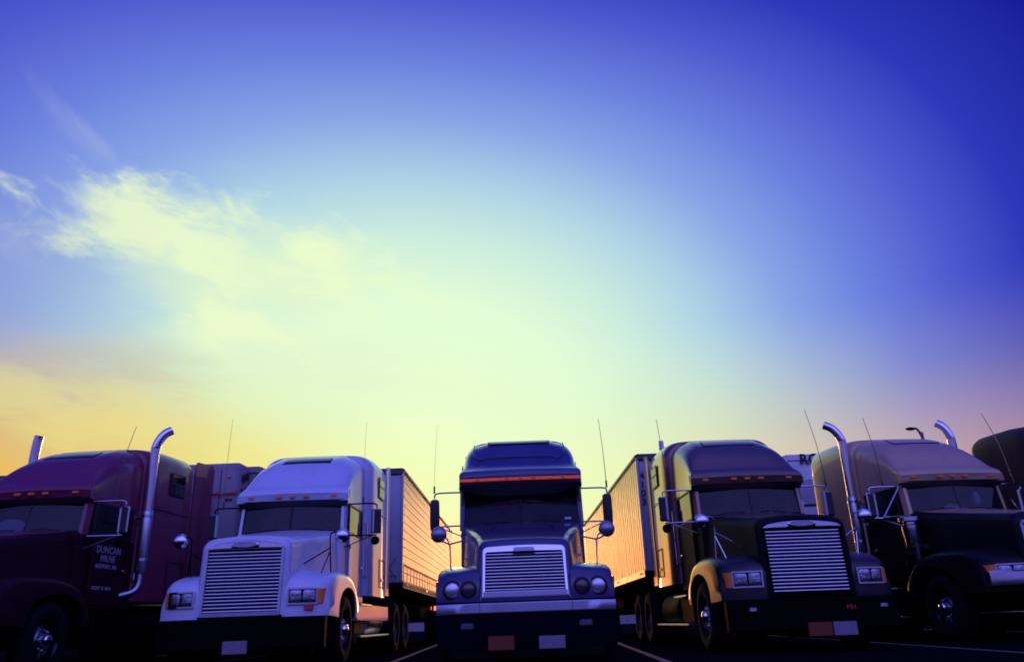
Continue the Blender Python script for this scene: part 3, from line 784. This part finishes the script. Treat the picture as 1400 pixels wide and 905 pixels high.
    # ---------------- door mirrors
    for s in (-1, 1):
        mm = P.get('mirror', 'brushed')
        g = G(); xm = 1.45
        ztop_, zlow = 2.605, 2.055
        g.tube([(s*.96, 2.50, ztop_), (s*(xm-.08), 2.58, ztop_+.01), (s*xm, 2.6, ztop_-.02), (s*xm, 2.6, 2.53)], .014, 8, curve=4)
        mp_ = part('mirror_bracket', g, P.get('arm', 'darkmetal'), t)
        part('lower_arm', G().tube([(s*.95, 2.46, zlow), (s*xm, 2.6, zlow+.01), (s*xm, 2.6, 2.10)], .013, 8), P.get('arm', 'darkmetal'), mp_)
        part('brace', G().tube([(s*.95, 2.40, 1.86), (s*(xm-.08), 2.58, zlow)], .009, 6), P.get('arm', 'darkmetal'), mp_)
        if P.get('tribrace'):
            part('brace', G().tube([(s*.97, 2.45, 2.60), (s*1.30, 2.55, zlow+.02)], .014, 6), 'chrome', mp_)
            part('brace', G().tube([(s*.96, 2.3, zlow), (s*1.3, 2.55, zlow+.02)], .014, 6), 'chrome', mp_)
        if C:
            hs = G().loft([[(s*xm+a*f, 2.6+dy, 2.25+b*f) for a, b in [(.078*math.copysign(abs(math.cos(q))**.45, math.cos(q)), .265*math.copysign(abs(math.sin(q))**.35, math.sin(q))) for q in [2*math.pi*k/28 for k in range(28)]]] for f, dy in ((.75, -.055), (.95, -.045), (1, -.02), (1, .02))], closed=True, cap0=True)
        else:
            hs = G().box(s*xm-.09, s*xm+.09, 2.56, 2.62, 2.09, 2.52, .025)
        hh = part('mirror_housing', hs, mm, mp_)
        if not C: part('housing_face', G().box(s*(xm+.022)-.055, s*(xm+.022)+.055, 2.552, 2.562, 2.11, 2.50, .01), 'black', mp_)
        part('mirror_glass', G().box(s*xm-.075, s*xm+.075, 2.621, 2.626, 2.11, 2.50), 'mirror', mp_)
        part('spot_mirror', G().ball((s*(xm-.02), 2.62, 1.975), .078, 1, .55, 1, 12), P.get('spot', 'darkmetal'), mp_)
    # ---------------- fender mirrors on tripods
    if not P.get('nofm'):
        for s in (-1, 1):
            zz = 1.90 if not C else 1.77; xx = 1.25 if not C else 1.21
            br = G()
            fz = 1.30 if not C else 1.24
            if not C:
                br.tube([(s*1.10, .82, fz), (s*1.07, .80, zz-.05), (s*(xx-.12), .78, zz+.03), (s*xx, .78, zz+.02)], .012, 6, curve=4)
                br.tube([(s*.98, .66, fz-.0), (s*1.075, .80, zz-.25)], .010, 6)
                br.tube([(s*.66, .72, 1.45), (s*1.07, .80, zz-.20)], .010, 6)
            else:
                br.tube([(s*1.04, .80, fz), (s*1.05, .80, zz-.20), (s*1.10, .79, zz-.08), (s*(xx-.05), .78, zz-.12)], .011, 6, curve=4)
                br.tube([(s*1.04, .80, fz), (s*1.06, .92, zz-.15)], .009, 6)
                br.tube([(s*.85, .95, zz-.10), (s*1.06, .82, zz-.16), (s*(xx-.04), .80, zz-.11)], .012, 6)
            for fx in ((1.10, .82), (.98, .66)) if not C else ((1.04, .80),): br.ball((s*fx[0], fx[1], fz), .028, 1, 1, .6, 8)
            fm = part('fender_mirror', br, P.get('fmarm', 'darkmetal'), t)
            b = G().ball((s*xx, .80, zz-.02), .112, 1, .62, .98, 16, half='front'); b.lathe([(.112, 0), (.116, .012), (.108, .02)], 'y', (s*xx, .80, zz-.02), 20)
            b.map(lambda a1, b1, c1, zz=zz: (a1, b1, zz-.02+(c1-zz+.02)*.98)); part('mirror_bowl', b, P.get('bowl', 'chrome'), fm)
            part('convex_glass', G().lathe([(.108, .82), (.0001, .80)], 'y', (s*xx, 0, zz-.02), 20), 'mirror', fm)
    # ---------------- stacks, air cleaners, antennas
    for s in P.get('stacks', ()):
        tp = P['tip'][s]; ky = 0 if abs(tp) < .05 else 1; pr = G(); pr.tube([(s*1.16, 3.83, 2.62), (s*1.16, 3.83, 3.62), (s*1.16+tp*.06, 3.83, 3.78), (s*1.16+tp*.3, 3.83+.02*ky, 3.92), (s*1.16+tp*.65, 3.83+.06*ky, 4.03), (s*1.16+tp*1.1, 3.83+.12*ky, 4.10)], .082, 16, curve=5)
        st = part('exhaust_stack', pr, 'chrome', t)
        g = G(); g.lathe([(.0001, 0), (.088, 0), (.098, .02), (.098, 1.05), (.088, 1.07), (.07, 1.08)], 'z', (s*1.16, 3.83, 1.55), 20); part('muffler', g, 'brushed', st)
        for rr_, zc in ((.104, 1.75), (.078, 2.70), (.104, 2.50)):
            part('stack_clamp', G().lathe([(rr_-.004, 0), (rr_, .005), (rr_, .045), (rr_-.004, .05)], 'z', (s*1.16, 3.83, zc), 16), 'chrome', st)
        part('stack_bracket', G().box(s*.98, s*1.08, 3.8, 3.86, 2.50, 2.55), 'chrome', st)
        part('elbow', G().tube([(s*1.16, 3.83, 1.56), (s*1.16, 3.82, 1.36), (s*1.10, 3.75, 1.24), (s*.95, 3.6, 1.18)], .055, 12, curve=4), 'brushed', st)
        part('heat_shield', G().lathe([(.103, 0), (.106, .01), (.106, .62), (.103, .63)], 'z', (s*1.16, 3.83, 1.84), 12, 200, 340), 'brushed', st)
    for s in P.get('cleaners', ()):
        g = G(); g.lathe([(.0001, 0), (.10, 0), (.115, .02), (.13, .40), (.145, .55), (.145, .60), (.11, .62), (.11, .66), (.17, .68), (.17, .74), (.12, .77), (.0001, .775)], 'z', (s*1.14, 2.05, 1.26), 24)
        cl = part('air_cleaner', g, 'chrome', t)
        g = G(); g.lathe([(.137, 0), (.141, .0), (.141, .03), (.137, .03)], 'z', (s*1.14, 2.05, 1.50), 20); g.box(s*.9, s*1.02, 2.02, 2.08, 1.48, 1.56); part('strap', g, 'black', cl)
    for (ax, ay3, az0, az1, r_a) in P.get('rear_stack', ()):
        part('small_exhaust', G().tube([(ax, ay3, az0), (ax, ay3, az1-.05), (ax, ay3, az1)], [r_a, r_a, r_a*.9], 12), 'brushed', t)
    for (ax, zt_a, dx, *ra) in P.get('antennas', []):
        s = 1 if ax > 0 else -1
        g = G(); g.tube([(ax, 2.62, 2.62), (ax, 2.62, 2.74)], .016, 6); g.tube([(ax, 2.62, 2.74), (ax+dx*.4, 2.72, 2.74+(zt_a-2.74)*.5), (ax+dx, 2.95, zt_a)], [.0075*(ra[0] if ra else 1), .0045*(ra[0] if ra else 1)], 5, curve=6)
        part('antenna', g, P.get('antm', 'rail'), t)
    return t, bu
MT['amberdark'] = mat('dim_amber_lens', (.10,.05,.04), .2, coat=.8)
MT['lamp_dark'] = mat('unlit_lamp', (.09,.06,.07), .15, .3, coat=.8, noise=.4, nscale=30, bump=.3)
MT['pale_cyan'] = mat('pale_cyan_sticker', (.35,.75,.95), .5)
MT['redlit'] = mat('lit_marker_strip', (.75,.10,.02), .3, coat=.5, noise=.3, nscale=9)
_b = MT['redlit'].node_tree.nodes['Principled BSDF']; _b.inputs['Emission Color'].default_value = (1,.09,.02,1); _b.inputs['Emission Strength'].default_value = .26
_b = MT['amber'].node_tree.nodes['Principled BSDF']; _b.inputs['Emission Color'].default_value = (1,.22,.04,1); _b.inputs['Emission Strength'].default_value = .03  # faint glow added to amber lenses, which are unlit
MT['bowl_dull'] = mat('dull_bowl', (.30,.30,.36), .3, .8, noise=.1, dirt=((.2,.18,.2), .5))
MT['lens_round'] = mat('round_lamp_glass', (.75,.78,.85), .12, .7, coat=1., noise=.4, nscale=22, bump=.4)
MT['fog'] = mat('fog_lamp', (.13,.13,.17), .2, .4, coat=.6, noise=.4, nscale=25)
MT['strip'] = mat('dull_chrome', (.50,.50,.58), .34, .75, noise=.08, nscale=12, dirt=((.2,.18,.2), .5))
MT['bumper_blue'] = mat('dark_blue_bumper', (.005,.003,.012), .6, noise=.1, dirt=((.014,.01,.014), .4), spec=.06)

white = paint('white_paint', (.66,.69,.80), .42, .5, ((.35,.32,.32), .35))
blue = paint('blue_paint', (.045,.034,.13), .32, .8)
navy_top = mat('sky_tinted_black_paint', (.24,.14,.10), .26, .6, coat=.7, noise=.07, nscale=3, rough_var=.08, dirt=((.06,.05,.06), .2), bump=.012)  # brown metallic base imitates sky reflected in near-black roof and sleeper paint
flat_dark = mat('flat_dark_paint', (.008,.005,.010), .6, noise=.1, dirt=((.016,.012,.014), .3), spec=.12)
navy = paint('dark_navy_paint', (.008,.006,.012), .36, .16, ((.02,.016,.02), .2))
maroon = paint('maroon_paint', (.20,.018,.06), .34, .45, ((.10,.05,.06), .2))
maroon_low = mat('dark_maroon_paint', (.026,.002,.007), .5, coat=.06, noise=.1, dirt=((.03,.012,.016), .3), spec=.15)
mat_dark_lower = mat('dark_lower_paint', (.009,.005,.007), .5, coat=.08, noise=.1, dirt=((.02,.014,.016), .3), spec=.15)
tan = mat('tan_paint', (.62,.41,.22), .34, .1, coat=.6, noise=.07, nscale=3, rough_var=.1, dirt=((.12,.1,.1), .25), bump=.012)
dull = mat('dark_brown_paint', (.05,.028,.022), .6, coat=.05, noise=.1, spec=.2)
MT['navy_low'] = paint('black_lower_paint', (.008,.006,.012), .3, 1.)

GR, OR = 'plate_gray', 'plate_red'
W, _ = make_truck('semi_truck', -3.951, 11.651, -.46, 'white conventional semi truck with chrome slatted grille, second from the left', dict(
    paint=white, skirt=True, sticker=True, plates=[('license_plate', -.155, .185, .25, .42, GR, None)], antennas=[(1.20, 4.2, -.05, .45), (-1.32, 4.35, -.10, .6)],
    items=[(-.2, .0, .3, .06, 'paper'), (.45, .0, .25, .04, 'paper')], badge='brushed', mirror='brushed', wframe='amber_frame' if False else 'black'))
Cc, _ = make_truck('semi_truck', .093, 10.774, -.08, 'dark blue semi truck in the middle of the row, round headlights and orange roof strip', dict(
    paint=blue, style='round', nowin=False, plates=[('warning_plate', -.50, -.165, .205, .375, OR, 'faded orange plate under the bumper'), ('license_plate', .15, .485, .205, .36, GR, None)],
    arm='brushed', fmarm='brushed', sticker_glass=True, antennas=[(1.46, 3.9, -.02, .9), (-1.46, 3.9, .02, .35)], rear_stack=[(-1.17, 5.75, 1.0, 3.58, .04)], mirror='black', items=[(.62, .02, .10, .03, 'paper')], spot='strip', bowl='bowl_dull'))
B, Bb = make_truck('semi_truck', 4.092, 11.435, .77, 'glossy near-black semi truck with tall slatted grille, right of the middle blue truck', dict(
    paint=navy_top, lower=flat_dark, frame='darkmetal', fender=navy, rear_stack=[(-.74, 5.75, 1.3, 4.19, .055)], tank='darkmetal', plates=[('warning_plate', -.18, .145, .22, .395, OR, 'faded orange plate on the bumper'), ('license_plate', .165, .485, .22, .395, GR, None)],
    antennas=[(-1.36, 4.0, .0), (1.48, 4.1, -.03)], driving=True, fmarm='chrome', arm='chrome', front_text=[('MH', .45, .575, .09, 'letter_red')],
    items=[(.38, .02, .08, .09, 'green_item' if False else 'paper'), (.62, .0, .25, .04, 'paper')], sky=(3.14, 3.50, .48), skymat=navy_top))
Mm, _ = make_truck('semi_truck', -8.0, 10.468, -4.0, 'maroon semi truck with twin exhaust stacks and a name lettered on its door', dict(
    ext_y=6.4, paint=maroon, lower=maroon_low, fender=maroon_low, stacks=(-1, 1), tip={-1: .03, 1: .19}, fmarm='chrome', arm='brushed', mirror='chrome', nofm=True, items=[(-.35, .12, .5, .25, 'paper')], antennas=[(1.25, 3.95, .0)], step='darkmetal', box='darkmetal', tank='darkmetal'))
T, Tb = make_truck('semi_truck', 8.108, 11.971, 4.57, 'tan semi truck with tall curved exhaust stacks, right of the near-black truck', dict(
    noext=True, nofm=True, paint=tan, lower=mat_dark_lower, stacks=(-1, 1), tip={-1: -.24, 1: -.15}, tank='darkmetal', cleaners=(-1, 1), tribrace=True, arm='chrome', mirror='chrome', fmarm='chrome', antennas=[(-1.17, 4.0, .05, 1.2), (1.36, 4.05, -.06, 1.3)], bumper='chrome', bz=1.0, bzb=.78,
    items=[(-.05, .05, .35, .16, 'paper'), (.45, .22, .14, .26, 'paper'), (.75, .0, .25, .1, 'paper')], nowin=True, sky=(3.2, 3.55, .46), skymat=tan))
Nn, _ = make_truck('semi_truck', 11.25, 11.1, 5.0, 'dark brown semi truck at the right edge, mostly hidden behind the tan truck', dict(
    paint=dull, nofm=True, nowin=True, noext=True, arm='chrome', mirror='chrome', tank='darkmetal'))

for xs_ in (-.02, -.04, .20, .21, .52, .53, -.35, -.36):
    zs_ = 2.80+.05*((int(xs_*100)) % 2)
    part('screw', G().lathe([(.010, 0), (.008, -.006), (.0001, -.007)], 'y', (xs_, 2.352-.05*(1-xs_*xs_)+(.012 if zs_ < 2.82 else .05), zs_), 8), 'darkmetal', W)
# owner's name on the maroon door
for (s_, y_, z_, sz) in (('DUNCAN', 3.08, 1.88, .155), ('MILNE', 3.08, 1.745, .145), ('SUDBURY, MA', 3.06, 1.62, .09), ('USDOT 41 486 0', 3.0, 1.28, .07)):
    text('door_lettering', s_, sz, 'letter', Mm, (.989, y_, z_), (math.pi/2, 0, math.pi/2), 1.1, .004)

# ================================================================== trailers
def landing_gear(t, w):
    for s in (-1, 1):
        g = G(); g.box(s*.75-.06, s*.75+.06, 2.9, 3.02, .30, 1.2); g.box(s*.75-.04, s*.75+.04, 2.92, 3.0, .08, .32); g.box(s*.75-.14, s*.75+.14, 2.84, 3.08, .03, .06)
        part('landing_leg', g, 'under', t)
def make_trailer(x, y, deg, label, P):
    t = empty('semi_trailer', (x, y, 0), R(deg), label, 'trailer', 'box trailers hitched behind the trucks')
    w = 1.30; zb, zt = P.get('zb', 1.33), P.get('zt', 4.02); ln = P.get('len', 13.6)
    g = G(); g.box(-w+.03, w-.03, .04, ln, zb+.02, zt-.04); part('cargo_box', g, P['front'], t)
    # corner posts, rails
    for s in (-1, 1):
        part('corner_post', G().box(s*(w-.05), s*(w+.004), -.012, .07, zb+.12, zt-.08, .012), P.get('post', P['front']), t)
        part('top_rail', G().box(s*(w-.04), s*(w+.012), .072, ln, zt-.09, zt, .01), P.get('rail', 'rail'), t)
        part('bottom_rail', G().box(s*(w-.03), s*(w+.018), .072, ln, zb, zb+.16, .01), P.get('brail', 'rail'), t)
    part('front_cap', G().box(-w, w, -.02, .075, zt-.16, zt+.004, .03), P.get('cap', 'rail'), t)
    part('front_sill', G().box(-w, w, -.02, .075, zb, zb+.12, .01), 'under', t)
    pl = G().box(-.2, .2, 0, .012, 0, 1)
    nf = 4
    FP = G().box(.006, 2*(w-.055)/nf-.006, 0, .012, zb+.125, zt-.165, .004).mesh('front_panel', P['front'])
    for k in range(nf): link('front_panel', FP, t, (-(w-.055)+k*2*(w-.055)/nf, .018, 0))
    if P['kind'] == 'slats':
        n = 13; h = (zt-.09-zb-.16)/n
        m = G().add([(0, .075, .004), (.016, .075, .012), (.016, .075, h-.006), (0, .075, h-.001), (0, ln, .004), (.016, ln, .012), (.016, ln, h-.006), (0, ln, h-.001)],
                    [(0,1,2,3), (4,7,6,5), (0,4,5,1), (1,5,6,2), (2,6,7,3)]).mesh('side_slat', P['side'])
        for s in (1, -1):
            for k in range(n):
                o = link('side_slat', m, t, (s*(w-.028), 0, zb+.16+k*h)); o.scale = (s, 1, 1)
            g = G()
            for k in range(int(ln/.6)): g.box(s*(w-.012), s*(w-.006), .3+k*.6, .33+k*.6, zb+.165, zb+.50)
            for k in range(int(ln/.3)): g.box(s*(w+.018), s*(w+.026), .2+k*.3, .24+k*.3, zb+.03, zb+.13)
            part('side_posts', g, 'rail', t, kind='stuff')
            g = G(); 
            g = G(); g.box(s*(w-.006), s*(w+.006), .5, ln, zb+.50, zb+.53); part('rub_rail', g, 'rail', t)
    else:
        pw = 1.22; m = G().box(0, .016, .006, pw-.006, zb+.165, zt-.095, .003).mesh('side_panel', P['side'])
        for s in (1, -1):
            for k in range(int((ln-.1)/pw)):
                o = link('side_panel', m, t, (s*(w-.028), .08+k*pw, 0)); o.scale = (s, 1, 1)
            g = G()
            for k in range(int((ln-.1)/.305)): g.prism([(.07+k*.305, 0), (.095+k*.305, 0), (.095+k*.305, 1), (.07+k*.305, 1)], 0, 1)
            g = G()
            for k in range(int((ln-.1)/.305)): g.box(s*(w-.016), s*(w-.006), .07+k*.305, .095+k*.305, zb+.165, zt-.095, .005)
            part('side_posts', g, P['side'], t, kind='stuff')
    part('roof', G().box(-w+.01, w-.01, .08, ln, zt-.045, zt-.01), P['front'], t)
    ML = G().box(-.012, .012, -.05, .05, -.02, .02, .006).mesh('side_marker', 'amber')
    for s in (-1, 1):
        for yy in (.6, 4.6, 8.6, 12.6):
            link('side_marker', ML, t, (s*(w+.026), yy, zb+.09)); link('side_marker', ML, t, (s*(w+.018), yy, zt-.045))
    # running gear
    g = G()
    for s in (-1, 1): g.box(s*.38, s*.5, .3, ln-.3, zb-.22, zb-.002)
    for k in range(int(ln/.6)): g.box(-w+.05, w-.05, .4+k*.6, .46+k*.6, zb-.12, zb-.001)
    g.box(-.55, .55, ln-4.2, ln-.8, .75, zb-.2)
    part('chassis', g, 'under', t)
    landing_gear(t, w)
    for s in (-1, 1):
        for yy in (ln-3.3, ln-1.9):
            wheel(t, s*1.12, yy, s, True); wheel(t, s*.80, yy, s, True)
        part('mud_flap', G().box(s*.62, s*1.22, ln-1.15, ln-1.135, .2, 1.0), 'black', t)
    g = G(); g.box(-1.1, 1.1, ln-.1, ln-.02, .66, .76)
    for s in (-1, 1): g.box(s*.5, s*.58, ln-.1, ln-.02, .76, zb)
    part('rear_guard', g, 'under', t)
    return t
wt_ = make_trailer(-3.90, 18.42, -.2, 'aluminium-sided trailer with horizontal slats behind the white truck', dict(kind='slats', side='trailer_side', front='trailer_front', zb=1.34, zt=4.03))
# crossed cable guards on its nose
part('cross_brace', G().tube([(.82, -.05, 1.55), (1.18, -.05, 2.0)], .008, 5).tube([(1.18, -.05, 1.55), (.82, -.05, 2.0)], .008, 5).tube([(.80, -.05, 1.6), (1.2, -.05, 1.6)], .006, 5).tube([(1.0, -.05, 1.5), (1.0, -.05, 2.05)], .006, 5), 'darkmetal', wt_)
bt = make_trailer(4.07, 17.70, .6, 'ribbed polished trailer numbered 4103 behind the near-black truck', dict(kind='panels', side='trailer_poly', front='trailer_front', zb=1.36, zt=4.02, brail='trailer_poly'))
for k, ch in enumerate('4103'): text('number', ch, .21, 'letter_dark', bt, (-1.20, .012, 3.52-k*.195), (math.pi/2, 0, 0), 1, .006)
tt = make_trailer(7.88, 18.95, 0., 'white trailer with large black letters behind the tan truck', dict(kind='panels', side='trailer_side', front='trailer_white', zb=1.33, zt=4.12, cap='trailer_white', rail='trailer_front'))
text('lettering', 'RO', .34, 'letter_dark', tt, (-.72, -.024, 3.985), (math.pi/2, 0, 0), 1.05, .012)
part('round_mark', G().lathe([(.30, .016), (.30, .010), (.0001, .010)], 'y', (-.80, 0, 3.22), 32), mat('faded_mark', (.42,.41,.46), .6), tt)
part('placard_bar', G().box(-1.02, -.62, .006, .016, 2.88, 2.93), 'letter_dark', tt)
mt_ = make_trailer(-7.05, 17.75, -1.5, 'grey refrigerated trailer with cooling unit on its nose behind the maroon truck', dict(kind='panels', side='trailer_grey', front='trailer_grey', zb=1.33, zt=4.05, cap='trailer_grey', rail='trailer_grey'))
# refrigeration unit
g = G(); secs = []
for yy, w_, d_ in ((-.52, .98, .07), (-.50, 1.02, .03), (-.44, 1.05, 0), (-.02, 1.06, 0)): secs.append(sec(yy, w_, w_-.01, 2.0+d_, 4.06-d_, .10, .08, .0, ns=3))
g.loft(secs, cap0=True); g.poly([(-1.0, -.5, 2.02), (1.0, -.5, 2.02), (1.05, -.02, 2.0), (-1.05, -.02, 2.0)])
ru = part('cooling_unit', g, 'trailer_grey', mt_)
for (yy, zz, r_h) in ((-.33, 3.72, .10), (-.12, 3.80, .085), (-.40, 3.45, .045), (-.25, 3.42, .045), (-.40, 3.25, .045), (-.14, 3.5, .06), (-.40, 3.05, .04)):
    part('vent_hole', G().lathe([(r_h, .0), (r_h, .012), (r_h*.8, .004), (.0001, .003)], 'x', (1.055, yy, zz), 20), 'black', ru)
for z_ in (2.3, 3.35): part('unit_seam', G().box(-1.0, 1.0, -.535, -.525, z_, z_+.012), 'black', ru)
for x_ in (-.45, .45, .62): part('unit_seam', G().box(x_, x_+.012, -.534, -.524, 2.1, 3.9), 'black', ru)
part('marker_light', G().box(.76, .86, -.55, -.52, 3.72, 3.77, .01), 'amber', ru)
text('lettering', 'Thermo', .17, 'letter_red', ru, (.76, -.532, 3.36), (math.pi/2, R(-8), 0), 1, .006)
text('lettering', 'King', .09, 'letter_dark', ru, (.84, -.532, 3.24), (math.pi/2, R(-8), 0), 1, .004)
lt = make_trailer(-12.3, 17.3, -3, 'dark box trailer whose flat top shows behind the maroon truck', dict(kind='panels', side='rail', front='rail', zb=1.33, zt=3.95))

# ================================================================== street lamp, far wall
sl = empty('street_lamp', (23.45, 45, 0), 0, 'tall street lamp with curved arm standing beyond the trucks on the right', 'street lamp')
part('pole', G().tube([(.32, 0, 0), (.31, 0, 9.2), (.27, 0, 9.9), (.08, 0, 10.3), (-.1, 0, 10.35)], [.11, .05], 10, curve=5), 'concrete', sl)
part('lamp_head', G().ball((-.28, 0, 10.32), .2, 1.5, .7, .5, 10), 'darkmetal', sl)
part('base', G().lathe([(.22, 0), (.22, .1), (.13, .3)], 'z', (.32, 0, 0), 12), 'concrete', sl)
fw = empty('boundary_wall', (0, 92, 0), 0, 'low pale wall far behind the trucks seen beneath the trailers', 'wall')
PW = G().box(.03, 5.97, -.1, .1, .02, 1.55, .01).mesh('wall_panel', 'wall')
for k in range(-14, 14): link('wall_panel', PW, fw, (k*6, 0, 0))
PP = G().box(-.12, .12, -.16, .16, 0, 1.7, .02).mesh('post', 'wall')
for k in range(-14, 15): link('post', PP, fw, (k*6, -.02, 0))

# ================================================================== ground and parking lines
g = G(); n = 24
S = 3000
g.add([(-S, -S, 0), (S, -S, 0), (S, S, 0), (-S, S, 0)], [(0, 1, 2, 3)])
asphalt.node_tree.nodes['Principled BSDF'].inputs['IOR'].default_value = 1.04
gr = link('ground', g.mesh('ground', asphalt)); gr['kind'] = 'structure'; gr['label'] = 'dark asphalt truck lot'
for k, (x0, x1) in enumerate(((-1.97, -2.30), (1.86, 2.35), (5.9, 6.4), (9.9, 10.5), (-5.9, -6.1), (-9.9, -9.9))):
    g = G(); ya, yb = 6.0, 27.0
    m_ = 40; rows = []
    for i in range(m_+1):
        yy = ya+(yb-ya)*i/m_; xx = x0+(x1-x0)*(yy-11)/10 
        rows.append([(xx-.055+random.uniform(-.006, .006), yy, .004), (xx+.055+random.uniform(-.006, .006), yy, .004)])
    g.grid(rows); o = link('parking_line', g.mesh('parking_line', linep)); o['kind'] = 'structure'
